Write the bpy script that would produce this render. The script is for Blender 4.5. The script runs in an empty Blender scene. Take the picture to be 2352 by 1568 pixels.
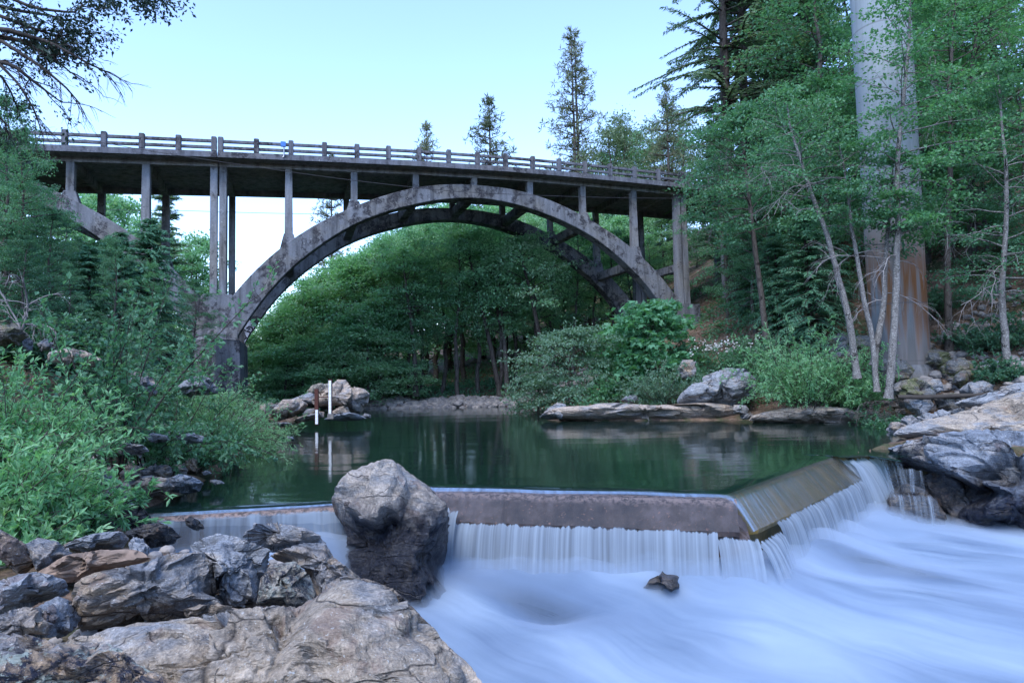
import bpy, bmesh, math, random
import numpy as np
from mathutils import Vector, Matrix
SC = bpy.context.scene
COL = SC.collection
PI = math.pi
R_ = math.radians

# ------------------------------------------------------------------ camera model (2352 x 1568 photo coordinates)
F, CX, CY = 1500.0, 1176.0, 784.0
PITCH, ROLL = math.atan(86 / 1500.0), 0.02
CAM = np.array((0.0, 0.0, 2.0))
_fwd = np.array((0, math.cos(PITCH), math.sin(PITCH)))
_up0 = np.array((0, -math.sin(PITCH), math.cos(PITCH)))
_rt0 = np.array((1.0, 0, 0))
_rt = math.cos(ROLL) * _rt0 - math.sin(ROLL) * _up0
_up = math.sin(ROLL) * _rt0 + math.cos(ROLL) * _up0

def ray(px, py):
    return _fwd * F + _rt * (px - CX) - _up * (py - CY)
def at(px, py, Y):
    d = ray(px, py); return CAM + d * (Y / d[1])
def atz(px, py, z):
    d = ray(px, py); return CAM + d * ((z - CAM[2]) / d[2])
def onplane(px, py, p0, n):
    d = ray(px, py); return CAM + d * (np.dot(np.asarray(p0) - CAM, n) / np.dot(d, n))

cam = bpy.data.cameras.new('camera'); camo = bpy.data.objects.new('camera', cam); COL.objects.link(camo)
cam.sensor_width = 36.0; cam.lens = 36.0 * F / 2352.0; cam.clip_end = 3000; cam.clip_start = 0.05
m = Matrix(((_rt[0], _up[0], -_fwd[0], CAM[0]), (_rt[1], _up[1], -_fwd[1], CAM[1]), (_rt[2], _up[2], -_fwd[2], CAM[2]), (0, 0, 0, 1)))
camo.matrix_world = m
SC.camera = camo

# ------------------------------------------------------------------ noise
def _perm(seed):
    r = np.random.RandomState(seed); p = r.permutation(256); return np.concatenate([p, p, p])
_G = np.random.RandomState(7).normal(size=(256, 3)); _G /= np.linalg.norm(_G, axis=1)[:, None]
def pnoise(P, seed=0):
    P = np.asarray(P, float) + seed * 17.31
    p = _perm(seed % 50)
    i = np.floor(P).astype(int); f = P - i; i &= 255
    u = f * f * f * (f * (f * 6 - 15) + 10)
    out = np.zeros(len(P))
    for dx in (0, 1):
        wx = u[:, 0] if dx else 1 - u[:, 0]
        a = p[(i[:, 0] + dx) & 255]
        for dy in (0, 1):
            wy = u[:, 1] if dy else 1 - u[:, 1]
            b = p[a + ((i[:, 1] + dy) & 255)]
            for dz in (0, 1):
                wz = u[:, 2] if dz else 1 - u[:, 2]
                g = _G[p[b + ((i[:, 2] + dz) & 255)]]
                out += wx * wy * wz * (g[:, 0] * (f[:, 0] - dx) + g[:, 1] * (f[:, 1] - dy) + g[:, 2] * (f[:, 2] - dz))
    return out * 1.5
def fbm(P, seed=0, octv=4, gain=0.5):
    P = np.asarray(P, float); a, s, out = 1.0, 1.0, 0
    for k in range(octv):
        out = out + a * pnoise(P * s, seed + k); a *= gain; s *= 2.03
    return out
def sstep(a, b, x):
    t = np.clip((np.asarray(x, float) - a) / (b - a), 0, 1); return t * t * (3 - 2 * t)

# ------------------------------------------------------------------ objects
def thing(name, label, cat, loc=(0, 0, 0), group=None, rz=0):
    o = bpy.data.objects.new(name, None); COL.objects.link(o)
    o.location = [float(v) for v in loc]; o.rotation_euler = (0, 0, rz); o.empty_display_size = .2
    o['label'] = label; o['category'] = cat
    if group: o['group'] = group
    return o
def tag(o, label, cat, group=None):
    o['label'] = label; o['category'] = cat
    if group: o['group'] = group
    return o
def struct(o, kind='structure'):
    o['kind'] = kind; return o
def npmesh(name, V, faces, smooth=False):
    """faces: list of (m,k) int arrays"""
    V = np.asarray(V, np.float32); me = bpy.data.meshes.new(name)
    faces = [np.asarray(f, np.int32) for f in (faces if isinstance(faces, list) else [faces]) if len(f)]
    me.vertices.add(len(V)); me.vertices.foreach_set('co', V.ravel())
    nl = sum(f.size for f in faces); npoly = sum(len(f) for f in faces)
    me.loops.add(nl); me.polygons.add(npoly)
    me.loops.foreach_set('vertex_index', np.concatenate([f.ravel() for f in faces]))
    st = []; o = 0
    for f in faces:
        st.append(o + np.arange(len(f)) * f.shape[1]); o += f.size
    me.polygons.foreach_set('loop_start', np.concatenate(st).astype(np.int32))
    me.polygons.foreach_set('use_smooth', np.full(npoly, smooth))
    me.update(calc_edges=True); me.validate()
    return me
def obj(name, me, mat=None, parent=None, loc=None):
    o = bpy.data.objects.new(name, me); COL.objects.link(o)
    if mat is not None and not me.materials: me.materials.append(mat)
    if loc is not None: o.location = [float(v) for v in loc]
    if parent is not None: o.parent = parent
    return o
def copy_tree(o, loc, rz=0.0, sc=(1, 1, 1), label=None, group=None):
    c = o.copy(); COL.objects.link(c); c.location = [float(v) for v in loc]; c.rotation_euler = (0, 0, rz); c.scale = sc
    if label: c['label'] = label
    if group: c['group'] = group
    for ch in o.children:
        d = ch.copy(); COL.objects.link(d); d.parent = c
        for g in ch.children:
            e = g.copy(); COL.objects.link(e); e.parent = d
    return c

class MB:
    """collects polygons for one mesh"""
    def __init__(s): s.v = []; s.f = []
    def prism(s, prof, a, b, close=True):
        """prof: list of points function(t)->list of 3D at the two ends (already 3D lists a and b)"""
        n = len(a); o = len(s.v); s.v += [tuple(p) for p in a] + [tuple(p) for p in b]
        for i in range(n):
            j = (i + 1) % n; s.f.append((o + i, o + j, o + n + j, o + n + i))
        s.f.append(tuple(o + i for i in reversed(range(n)))); s.f.append(tuple(o + n + i for i in range(n)))
    def box8(s, P):
        o = len(s.v); s.v += [tuple(p) for p in P]
        for f in ((0, 3, 2, 1), (4, 5, 6, 7), (0, 1, 5, 4), (1, 2, 6, 5), (2, 3, 7, 6), (3, 0, 4, 7)): s.f.append(tuple(o + i for i in f))
    def mesh(s, name, smooth=False, bevel=0.0, off=(0, 0, 0)):
        me = bpy.data.meshes.new(name)
        off = np.asarray(off, float)
        me.from_pydata([tuple(np.asarray(p, float) - off) for p in s.v], [], s.f)
        bm = bmesh.new(); bm.from_mesh(me)
        bmesh.ops.recalc_face_normals(bm, faces=bm.faces)
        if bevel > 0:
            es = [e for e in bm.edges if len(e.link_faces) == 2 and e.calc_face_angle(0) > .5]
            bmesh.ops.bevel(bm, geom=es, offset=bevel, segments=2, affect='EDGES', clamp_overlap=True)
        bm.to_mesh(me); bm.free()
        if smooth: me.polygons.foreach_set('use_smooth', [True] * len(me.polygons))
        me.update(); return me

class Tubes:
    def __init__(s): s.V = []; s.Fq = []; s.n = 0
    def add(s, pts, rad, k=5):
        P = np.asarray(pts, float); n = len(P); r = np.broadcast_to(np.asarray(rad, float), (n,))
        T = np.gradient(P, axis=0); T /= np.linalg.norm(T, axis=1)[:, None] + 1e-9
        ref = np.array((0.31, 0.95, 0.05)) if abs(T[0, 2]) > .7 else np.array((0.0, 0.0, 1.0))
        A = np.cross(T, ref); A /= np.linalg.norm(A, axis=1)[:, None] + 1e-9; B = np.cross(T, A)
        an = np.arange(k) * 2 * PI / k
        V = P[:, None, :] + r[:, None, None] * (np.cos(an)[None, :, None] * A[:, None, :] + np.sin(an)[None, :, None] * B[:, None, :])
        s.V.append(V.reshape(-1, 3))
        i = np.arange(n - 1)[:, None] * k; j = np.arange(k)[None, :]; j2 = (j + 1) % k
        q = np.stack([i + j, i + j2, i + k + j2, i + k + j], -1).reshape(-1, 4) + s.n
        s.Fq.append(q); s.n += n * k
    def mesh(s, name):
        if not s.V: return npmesh(name, np.zeros((3, 3)), np.array([[0, 1, 2]]))
        return npmesh(name, np.concatenate(s.V), np.concatenate(s.Fq), True)
# ------------------------------------------------------------------ materials
class Mt:
    def __init__(s, name):
        s.m = bpy.data.materials.new(name); s.m.use_nodes = True; s.t = s.m.node_tree; s.t.nodes.clear()
        s.out = s.n('ShaderNodeOutputMaterial')
    def n(s, typ, **kw):
        x = s.t.nodes.new(typ)
        for k, v in kw.items(): setattr(x, k, v)
        return x
    def l(s, a, b): s.t.links.new(a, b)
    def put(s, sock, v):
        if hasattr(v, 'is_output'): s.l(v, sock)
        elif v is not None: sock.default_value = v
    def coord(s, kind='Object', scale=(1, 1, 1), rot=(0, 0, 0), rnd=0.0):
        if kind == 'World': o = s.n('ShaderNodeNewGeometry').outputs['Position']
        else: o = s.n('ShaderNodeTexCoord').outputs[kind]
        if rnd:
            r = s.n('ShaderNodeObjectInfo').outputs['Random']
            a = s.n('ShaderNodeVectorMath', operation='SCALE'); a.inputs[0].default_value = (37, 61, 83); s.l(r, a.inputs['Scale'])
            b = s.n('ShaderNodeVectorMath', operation='ADD'); s.l(o, b.inputs[0]); s.l(a.outputs[0], b.inputs[1]); o = b.outputs[0]
        mp = s.n('ShaderNodeMapping'); s.l(o, mp.inputs[0]); mp.inputs['Scale'].default_value = scale; mp.inputs['Rotation'].default_value = rot
        return mp.outputs[0]
    def noise(s, vec, scale, detail=4, rough=.55, dist=0.0):
        x = s.n('ShaderNodeTexNoise'); s.l(vec, x.inputs['Vector']); x.inputs['Scale'].default_value = scale
        x.inputs['Detail'].default_value = detail; x.inputs['Roughness'].default_value = rough; x.inputs['Distortion'].default_value = dist
        return x.outputs['Fac']
    def voro(s, vec, scale, feature='DISTANCE_TO_EDGE'):
        x = s.n('ShaderNodeTexVoronoi', feature=feature); s.l(vec, x.inputs['Vector']); x.inputs['Scale'].default_value = scale
        return x.outputs['Distance']
    def ramp(s, fac, *stops, interp='LINEAR'):
        x = s.n('ShaderNodeValToRGB'); s.l(fac, x.inputs[0]); cr = x.color_ramp; cr.interpolation = interp
        while len(cr.elements) > 1: cr.elements.remove(cr.elements[-1])
        for i, (p, c) in enumerate(stops):
            e = cr.elements[0] if i == 0 else cr.elements.new(p)
            e.position = p; e.color = (c, c, c, 1) if not isinstance(c, tuple) else (c + (1,) if len(c) == 3 else c)
        return x.outputs[0]
    def mix(s, f, a, b, mode='MIX'):
        x = s.n('ShaderNodeMix', data_type='RGBA', blend_type=mode)
        s.put(x.inputs[0], f)
        for k, v in ((6, a), (7, b)):
            if isinstance(v, tuple) and len(v) == 3: v = v + (1,)
            s.put(x.inputs[k], v)
        return x.outputs[2]
    def mapr(s, x, a, b, lo=0.0, hi=1.0):
        n = s.n('ShaderNodeMapRange'); s.l(x, n.inputs[0]); n.inputs[1].default_value = a; n.inputs[2].default_value = b
        n.inputs[3].default_value = lo; n.inputs[4].default_value = hi; return n.outputs[0]
    def math(s, op, a, b=None, c=None):
        x = s.n('ShaderNodeMath', operation=op)
        for k, v in enumerate((a, b, c)): s.put(x.inputs[k], v)
        return x.outputs[0]
    def bump(s, h, strength=.3, dist=.02, nrm=None):
        x = s.n('ShaderNodeBump'); x.inputs['Strength'].default_value = strength; x.inputs['Distance'].default_value = dist
        s.l(h, x.inputs['Height'])
        if nrm is not None: s.l(nrm, x.inputs['Normal'])
        return x.outputs[0]
    def bsdf(s, col, rough=.8, nrm=None, spec=.3, metal=0.0, **kw):
        x = s.n('ShaderNodeBsdfPrincipled')
        if isinstance(col, tuple) and len(col) == 3: col = col + (1,)
        s.put(x.inputs['Base Color'], col); s.put(x.inputs['Roughness'], rough); x.inputs['Specular IOR Level'].default_value = spec
        x.inputs['Metallic'].default_value = metal
        if nrm is not None: s.l(nrm, x.inputs['Normal'])
        for k, v in kw.items(): s.put(x.inputs[k.replace('_', ' ')], v)
        return x.outputs[0]
    def done(s, sh): s.l(sh, s.out.inputs[0]); return s.m

def sepz(M, kind='World'):
    x = M.n('ShaderNodeSeparateXYZ'); M.l(M.n('ShaderNodeNewGeometry').outputs['Position'] if kind == 'World' else M.n('ShaderNodeTexCoord').outputs['Object'], x.inputs[0])
    return x.outputs

RK_ = .80
def rock_mat(name, grey=(.24, .25, .27), tan=(.34, .27, .20), dark=(.03, .035, .05), dark_at=.56, tan_at=.5, speck=.70, scale=1.0, rot=(.3, -.6, .4), wet=None, lichen=0.0, moss=0.0):
    M = Mt(name); v0 = M.coord('Object', rnd=1.0)
    wn = M.n('ShaderNodeTexNoise'); M.l(v0, wn.inputs['Vector']); wn.inputs['Scale'].default_value = 1.3 * scale; wn.inputs['Detail'].default_value = 3
    wv = M.n('ShaderNodeVectorMath', operation='MULTIPLY_ADD'); M.l(wn.outputs['Color'], wv.inputs[0]); wv.inputs[1].default_value = (.35 / scale,) * 3; M.l(v0, wv.inputs[2]); v = wv.outputs[0]
    mp = M.n('ShaderNodeMapping'); M.l(v, mp.inputs[0]); mp.inputs['Scale'].default_value = (1, 1, 5); mp.inputs['Rotation'].default_value = rot; vs = mp.outputs[0]
    sc = lambda c, k: tuple(x * k for x in c)
    grey, tan = sc(grey, RK_), sc(tan, RK_)
    lo = M.noise(v, 1.1 * scale, 4, .6); st = M.noise(vs, 2.0 * scale, 7, .68); fi = M.noise(v, 17 * scale, 6, .75); mid = M.noise(v, 4.5 * scale, 7, .72); vf = M.noise(v, 60 * scale, 3, .6)
    c = M.mix(M.mapr(M.math('MULTIPLY_ADD', st, .45, M.math('MULTIPLY', lo, .55)), tan_at - .045, tan_at + .055), grey, tan)
    c = M.mix(1.0, c, M.ramp(st, (.34, .62), (.46, .93), (.54, 1.08), (.66, 1.35)), 'MULTIPLY')
    c = M.mix(1.0, c, M.ramp(fi, (.33, .62), (.48, .97), (.66, 1.35)), 'MULTIPLY')
    c = M.mix(1.0, c, M.ramp(vf, (.35, .78), (.65, 1.25)), 'MULTIPLY')
    c = M.mix(M.math('MULTIPLY', M.mapr(M.noise(v, 1.9 * scale, 5, .6), .60, .64), .45), c, sc((.22, .14, .11), RK_))
    dk = M.mapr(M.math('MULTIPLY_ADD', mid, .55, M.math('MULTIPLY', lo, .45)), dark_at + .005, dark_at + .05)
    dk = M.math('MULTIPLY', dk, M.mapr(fi, .40, .54, .25, 1.0)); c = M.mix(dk, c, dark)
    if lichen: c = M.mix(M.math('MULTIPLY', M.mapr(M.noise(v, 5.5 * scale, 6, .72), .545, .575), lichen), c, (.31, .36, .32))
    if moss: c = M.mix(M.math('MULTIPLY', M.mapr(M.noise(v, 2.2 * scale, 4), .5, .58), moss), c, (.075, .10, .022))
    if speck < 1: c = M.mix(M.mapr(M.noise(v, 38 * scale, 3, .6), speck - .06, speck - .02, 0.0, .8), c, (.5, .5, .48))
    rough = .85
    if wet is not None:
        z = M.math('MULTIPLY_ADD', mid, 1.3, M.math('SUBTRACT', sepz(M)[2], .65))
        w = M.mapr(z, wet[0], wet[1], 1.0, 0.0); cd = M.mix(1.0, c, (.055, .070, .115), 'MULTIPLY')
        cd = M.mix(M.mapr(M.math('MULTIPLY_ADD', fi, .5, M.math('MULTIPLY', mid, .5)), .50, .60, 0.0, .75), cd, (.075, .075, .078))
        cd = M.mix(M.mapr(M.noise(v, 2.4, 4), .56, .65, 0.0, .4), cd, (.045, .035, .022))
        c = M.mix(w, c, cd); rough = M.mapr(w, 0.0, 1.0, .85, .34)
    e1 = M.voro(vs, .62 * scale); e2 = M.voro(v, 2.3 * scale)
    k1 = M.math('MULTIPLY', M.mapr(e1, .0, .022, 1.0, 0.0), M.mapr(lo, .44, .52)); k2 = M.math('MULTIPLY', M.mapr(e2, .0, .016, .8, 0.0), M.mapr(st, .50, .56))
    ck = M.math('MAXIMUM', k1, k2); c = M.mix(M.math('MULTIPLY', ck, .85), c, (.018, .018, .022))
    hgt = M.math('ADD', M.math('MULTIPLY', st, 1.6), M.math('ADD', M.math('MULTIPLY', mid, 1.1), M.math('MULTIPLY', fi, .45))); hgt = M.math('SUBTRACT', hgt, M.math('MULTIPLY', ck, .35))
    return M.done(M.bsdf(c, rough, M.bump(hgt, .9, .075 / scale), .3))

ROCK_TAN = rock_mat('rock_tan_grey')
ROCK_SLAB = rock_mat('rock_slab_tan', (.29, .30, .315), (.385, .325, .26), dark_at=.615, tan_at=.47, scale=1.25)
ROCK_GREY = rock_mat('rock_grey', (.26, .28, .31), (.34, .30, .26), dark_at=.60, tan_at=.55)
ROCK_BLUE = rock_mat('rock_blue_grey', (.30, .32, .35), (.37, .33, .285), (.03, .035, .055), dark_at=.575, tan_at=.57, scale=1.2)
ROCK_MOTTLE = rock_mat('rock_black_and_cream', (.36, .33, .28), (.42, .36, .27), (.025, .03, .045), dark_at=.47, tan_at=.5, scale=2.3, lichen=.4)
ROCK_LICHEN = rock_mat('rock_lichen_dark', (.24, .24, .25), (.38, .28, .19), (.02, .025, .045), dark_at=.50, tan_at=.5, scale=2.0, lichen=.75)
ROCK_WET = rock_mat('rock_dark_wet', (.07, .075, .09), (.10, .085, .07), (.015, .018, .025), dark_at=.5, scale=1.4, speck=.74)
ROCK_BOULDER = rock_mat('rock_boulder', (.30, .315, .335), (.39, .345, .30), (.035, .04, .06), dark_at=.60, tan_at=.45, wet=(-.25, .45), scale=1.0)
ROCK_OUTCROP = rock_mat('rock_outcrop', (.25, .285, .335), (.28, .26, .24), (.03, .04, .065), dark_at=.565, tan_at=.56, wet=(-.75, .0), scale=.8)
ROCK_PALE = rock_mat('rock_pale_shelf', (.33, .32, .32), (.44, .36, .29), (.09, .09, .10), dark_at=.64, tan_at=.46, scale=.8)
ROCK_SHADE = rock_mat('rock_mossy_grey', (.15, .16, .17), (.20, .18, .14), (.04, .045, .05), dark_at=.56, scale=.9, moss=.6)

def concrete(name, base=(.135, .143, .16), warm=(.14, .132, .118), stain=.50, boards=True, amt=.93, hor=0.0):
    M = Mt(name); v = M.coord('World'); lo = M.noise(v, .45, 4, .6); mid = M.noise(v, 1.7, 6, .7, .4); fi = M.noise(v, 11, 5, .7)
    vs = M.coord('World', (1.6, 1.6, .16)); sk = M.noise(vs, 2.0, 4, .6)
    c = M.mix(M.ramp(lo, (.45, 0.0), (.62, .8)), base, warm)
    c = M.mix(1.0, c, M.ramp(sk, (.34, .55), (.48, .92), (.56, 1.05), (.70, 1.3)), 'MULTIPLY')
    c = M.mix(1.0, c, M.ramp(fi, (.25, .75), (.5, 1.0), (.8, 1.25)), 'MULTIPLY')
    dk = M.math('MULTIPLY', M.ramp(M.math('MULTIPLY_ADD', mid, .65, M.math('MULTIPLY', lo, .35)), (stain, 0.0), (stain + .05, amt)), M.ramp(fi, (.34, .1), (.52, 1.0)))
    c = M.mix(dk, c, (.022, .022, .028))
    c = M.mix(M.ramp(M.noise(v, 7, 4, .6), (.66, 0.0), (.70, .5)), c, (.42, .42, .42))
    h = M.math('ADD', mid, M.math('MULTIPLY', fi, .5))
    if boards:
        w = M.n('ShaderNodeTexWave', bands_direction='Z'); M.l(v, w.inputs[0]); w.inputs['Scale'].default_value = 1.6; w.inputs['Distortion'].default_value = .15
        h = M.math('ADD', h, M.math('MULTIPLY', M.ramp(w.outputs['Fac'], (.0, 0.0), (.05, 1.0)), .10))
    return M.done(M.bsdf(c, .88, M.bump(h, .45, .03), .2))
CONC = concrete('old_concrete')
CONC_RAIL = concrete('rail_concrete', (.11, .117, .138), (.115, .113, .118), .535, False)
CONC_COL = concrete('column_concrete', (.165, .173, .19), (.17, .16, .145), .545, True, .75)
CONC_DARK = concrete('soffit_concrete', (.19, .19, .20), (.18, .16, .14), .62, True, .6)

def pier_mat():
    M = Mt('pier_concrete'); v = M.coord('World'); z = sepz(M)[2]
    vs = M.coord('World', (1.3, 1.3, .07)); sk = M.noise(vs, 1.5, 5, .6); lo = M.noise(v, .35, 3)
    zz = M.math('MULTIPLY_ADD', M.math('SUBTRACT', sk, .5), 9.0, z)
    rust = M.ramp(M.math('DIVIDE', zz, 12.0), (.27, .35), (.34, .7), (.50, .95), (.62, .5), (.74, .12), (.9, 0.0))
    rust = M.math('MULTIPLY', rust, M.ramp(sk, (.36, .1), (.5, 1.0)))
    c = M.mix(M.ramp(lo, (.4, 0.0), (.6, 1.0)), (.215, .25, .275), (.25, .28, .29))
    c = M.mix(1.0, c, M.ramp(sk, (.3, .8), (.6, 1.05)), 'MULTIPLY')
    c = M.mix(rust, c, (.19, .068, .012))
    wj = M.n('ShaderNodeTexWave', bands_direction='Z'); M.l(M.coord('World'), wj.inputs[0]); wj.inputs['Scale'].default_value = .13; jn = M.ramp(wj.outputs['Fac'], (.0, 1.0), (.004, 0.0))
    dr = M.noise(M.coord('World', (6, 6, .10)), 1.6, 5, .65); c = M.mix(M.mapr(dr, .55, .66, 0.0, .45), c, (.12, .115, .115)); c = M.mix(M.math('MULTIPLY', jn, .5), c, (.09, .09, .095))
    c = M.mix(M.ramp(M.math('DIVIDE', zz, 12.0), (.2, .75), (.33, 0.0)), c, (.11, .10, .092))
    return M.done(M.bsdf(c, .75, M.bump(M.noise(v, 3, 4), .15, .02), .3))
PIER = pier_mat()

LG_ = 2.05
def leaf_mat(name, cols, trans=.45, rough=.5, spec=.35):
    M = Mt(name); a = M.n('ShaderNodeAttribute'); a.attribute_name = 'rnd'
    r = M.n('ShaderNodeObjectInfo').outputs['Random']
    f = M.math('ADD', M.math('MULTIPLY', a.outputs['Fac'], .62), M.math('MULTIPLY', r, .38))
    n = len(cols); cols = [tuple(min(.5, v * LG_) for v in q) for q in cols]; c = M.ramp(f, *[(i / (n - 1), cols[i]) for i in range(n)])
    p = M.bsdf(c, rough, None, spec)
    t = M.n('ShaderNodeBsdfTranslucent'); M.l(M.mix(1.0, c, (1.1, 1.25, .6), 'MULTIPLY'), t.inputs[0])
    mx = M.n('ShaderNodeMixShader'); mx.inputs[0].default_value = trans; M.l(p, mx.inputs[1]); M.l(t.outputs[0], mx.inputs[2])
    return M.done(mx.outputs[0])
LEAF_ALDER = leaf_mat('leaf_alder', [(.026, .072, .045), (.046, .112, .066), (.076, .158, .090)])
LEAF_FOREST = leaf_mat('leaf_forest', [(.045, .105, .064), (.105, .21, .126), (.19, .315, .20)], .5)
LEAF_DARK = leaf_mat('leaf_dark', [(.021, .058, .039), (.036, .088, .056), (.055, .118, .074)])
LEAF_BRIGHT = leaf_mat('leaf_bright', [(.028, .082, .044), (.046, .122, .060), (.078, .168, .080)])
LEAF_WILLOW = leaf_mat('leaf_willow', [(.055, .135, .072), (.092, .20, .104), (.155, .28, .15)])
LEAF_MAPLE = leaf_mat('leaf_maple', [(.042, .115, .068), (.065, .16, .092), (.095, .20, .115)])
LEAF_OLIVE = leaf_mat('leaf_olive', [(.050, .075, .050), (.080, .11, .072), (.12, .15, .10)], .35)
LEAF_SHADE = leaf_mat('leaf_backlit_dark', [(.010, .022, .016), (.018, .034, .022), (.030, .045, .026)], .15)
LEAF_PALE = leaf_mat('leaf_pale_grey_green', [(.042, .085, .060), (.066, .12, .085), (.10, .155, .115)])
NEEDLE = leaf_mat('needle_fir', [(.045, .078, .058), (.075, .12, .085), (.115, .155, .105)], .35)
NEEDLE_CEDAR = leaf_mat('needle_cedar', [(.030, .088, .060), (.052, .13, .085), (.08, .17, .105)], .25)
NEEDLE_PINE = leaf_mat('needle_pine', [(.040, .055, .036), (.065, .080, .045), (.11, .115, .06)], .2)
LEAF_DEAD = leaf_mat('leaf_litter', [(.050, .033, .021), (.085, .058, .04), (.13, .095, .067)], .1, .8)
GRASS = leaf_mat('grass_blade', [(.030, .09, .035), (.05, .13, .05), (.10, .17, .07)], .3)
PETAL = leaf_mat('petal', [(.6, .6, .55), (.75, .75, .7)], .2)

def bark_mat(name, a, b, spots=.0, sc=1.0):
    M = Mt(name); v = M.coord('World'); vs = M.coord('World', (1, 1, .35)); n1 = M.noise(vs, 9 * sc, 5, .65); n2 = M.noise(v, 2.5 * sc, 5, .65)
    c = M.mix(M.ramp(n1, (.35, 0.0), (.65, 1.0)), a, b)
    c = M.mix(M.ramp(n2, (.56, 0.0), (.62, .85)), c, tuple(x * .22 for x in a))
    if spots: c = M.mix(M.ramp(M.noise(v, 22 * sc, 3), (.56, 0.0), (.6, spots)), c, (.36, .36, .34))
    return M.done(M.bsdf(c, .9, M.bump(n1, .5, .03), .2))
BARK_ALDER = bark_mat('bark_alder_pale', (.10, .095, .09), (.175, .17, .165), .6)
BARK_DARK = bark_mat('bark_dark', (.035, .03, .028), (.07, .06, .054))
BARK_GREY = bark_mat('bark_grey_brown', (.05, .043, .038), (.095, .083, .075), .12)
BARK_DEAD = bark_mat('bark_dead_grey', (.17, .155, .155), (.28, .265, .26))

def plain(name, col, rough=.7, bumps=8, metal=0.0, var=.25):
    M = Mt(name); v = M.coord('Object'); n = M.noise(v, bumps, 5, .65)
    c = M.mix(1.0, col, M.ramp(n, (.3, 1 - var), (.7, 1 + var)), 'MULTIPLY')
    return M.done(M.bsdf(c, rough, M.bump(n, .2, .01), .3, metal))
RUST = plain('rusty_steel', (.075, .028, .022), .8, 14)
WHITE_PAINT = plain('white_paint', (.74, .76, .78), .5, 10, 0, .08)
INK = plain('black_spray_paint', (.012, .012, .02), .6)
def staff_mat():
    M = Mt('gauge_scale'); z = sepz(M)[2]; t = M.math('FRACT', M.math('MULTIPLY', z, 6.0)); tk = M.math('LESS_THAN', t, .22)
    return M.done(M.bsdf(M.mix(M.math('MULTIPLY', tk, .16), (.72, .74, .76), (.05, .05, .06)), .5))
STAFF = staff_mat()
BLUE_PAINT = plain('blue_paint', (.05, .16, .45), .5)
GREY_METAL = plain('grey_metal', (.30, .31, .33), .4, 8, .6)
CABLE = plain('cable_black', (.03, .03, .035), .6)
LOGWOOD = plain('wet_log', (.045, .038, .032), .8, 5)
GRAF_WHITE = plain('spray_white', (.55, .56, .62), .7)
GRAF_TAN = plain('spray_tan', (.33, .25, .19), .7)

def ground_mat():
    M = Mt('forest_floor'); v = M.coord('World'); lo = M.noise(v, .35, 4, .6); mid = M.noise(v, 2.2, 6, .7, .5); fi = M.noise(v, 16, 5, .7)
    c = M.ramp(M.math('MULTIPLY_ADD', mid, .6, M.math('MULTIPLY', lo, .4)), (.36, (.055, .042, .032)), (.48, (.13, .09, .065)), (.56, (.20, .14, .105)), (.66, (.24, .19, .15)))
    c = M.mix(1.0, c, M.ramp(fi, (.25, .5), (.5, 1.0), (.75, 1.5)), 'MULTIPLY')
    g = M.ramp(M.noise(v, .8, 5, .6), (.50, 0.0), (.60, .8)); c = M.mix(g, c, (.035, .06, .025))
    z = sepz(M)[2]
    c = M.mix(M.mapr(z, -.35, 0.0, 1.0, 0.0), c, (.085, .075, .045))
    return M.done(M.bsdf(c, .95, M.bump(M.math('ADD', mid, M.math('MULTIPLY', fi, .5)), .8, .12), .15))
GROUND = ground_mat()
def gravel_mat():
    M = Mt('gravel_stone'); v = M.coord('World'); n = M.noise(v, 3.1, 3, .6)
    c = M.ramp(n, (.3, (.10, .10, .11)), (.5, (.20, .19, .185)), (.7, (.34, .30, .27)))
    return M.done(M.bsdf(c, .85, M.bump(M.noise(v, 12, 4), .4, .03), .25))
GRAVEL = gravel_mat()

def pool_mat():
    M = Mt('pool_water'); v = M.coord('World', (.55, 1.5, 1)); n = M.noise(v, 1.0, 3, .5, .3); n2 = M.noise(M.coord('World', (.12, .5, 1)), 1.0, 3, .5)
    nb = M.bump(M.math('ADD', M.math('MULTIPLY', n, .35), n2), .09, .22)
    gl = M.n('ShaderNodeBsdfGlossy'); gl.inputs['Color'].default_value = (1, 1, 1, 1); gl.inputs['Roughness'].default_value = .085; M.l(nb, gl.inputs['Normal'])
    body = M.n('ShaderNodeBsdfDiffuse'); body.inputs[0].default_value = (.010, .032, .024, 1)
    tr = M.n('ShaderNodeBsdfTransparent'); tr.inputs[0].default_value = (.30, .42, .34, 1)
    b2 = M.n('ShaderNodeMixShader'); b2.inputs[0].default_value = .5; M.l(tr.outputs[0], b2.inputs[1]); M.l(body.outputs[0], b2.inputs[2])
    fr = M.n('ShaderNodeFresnel'); fr.inputs['IOR'].default_value = 1.36; M.l(nb, fr.inputs['Normal'])
    mx = M.n('ShaderNodeMixShader'); M.l(fr.outputs[0], mx.inputs[0]); M.l(b2.outputs[0], mx.inputs[1]); M.l(gl.outputs[0], mx.inputs[2])
    return M.done(mx.outputs[0])
POOL = pool_mat()
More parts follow.
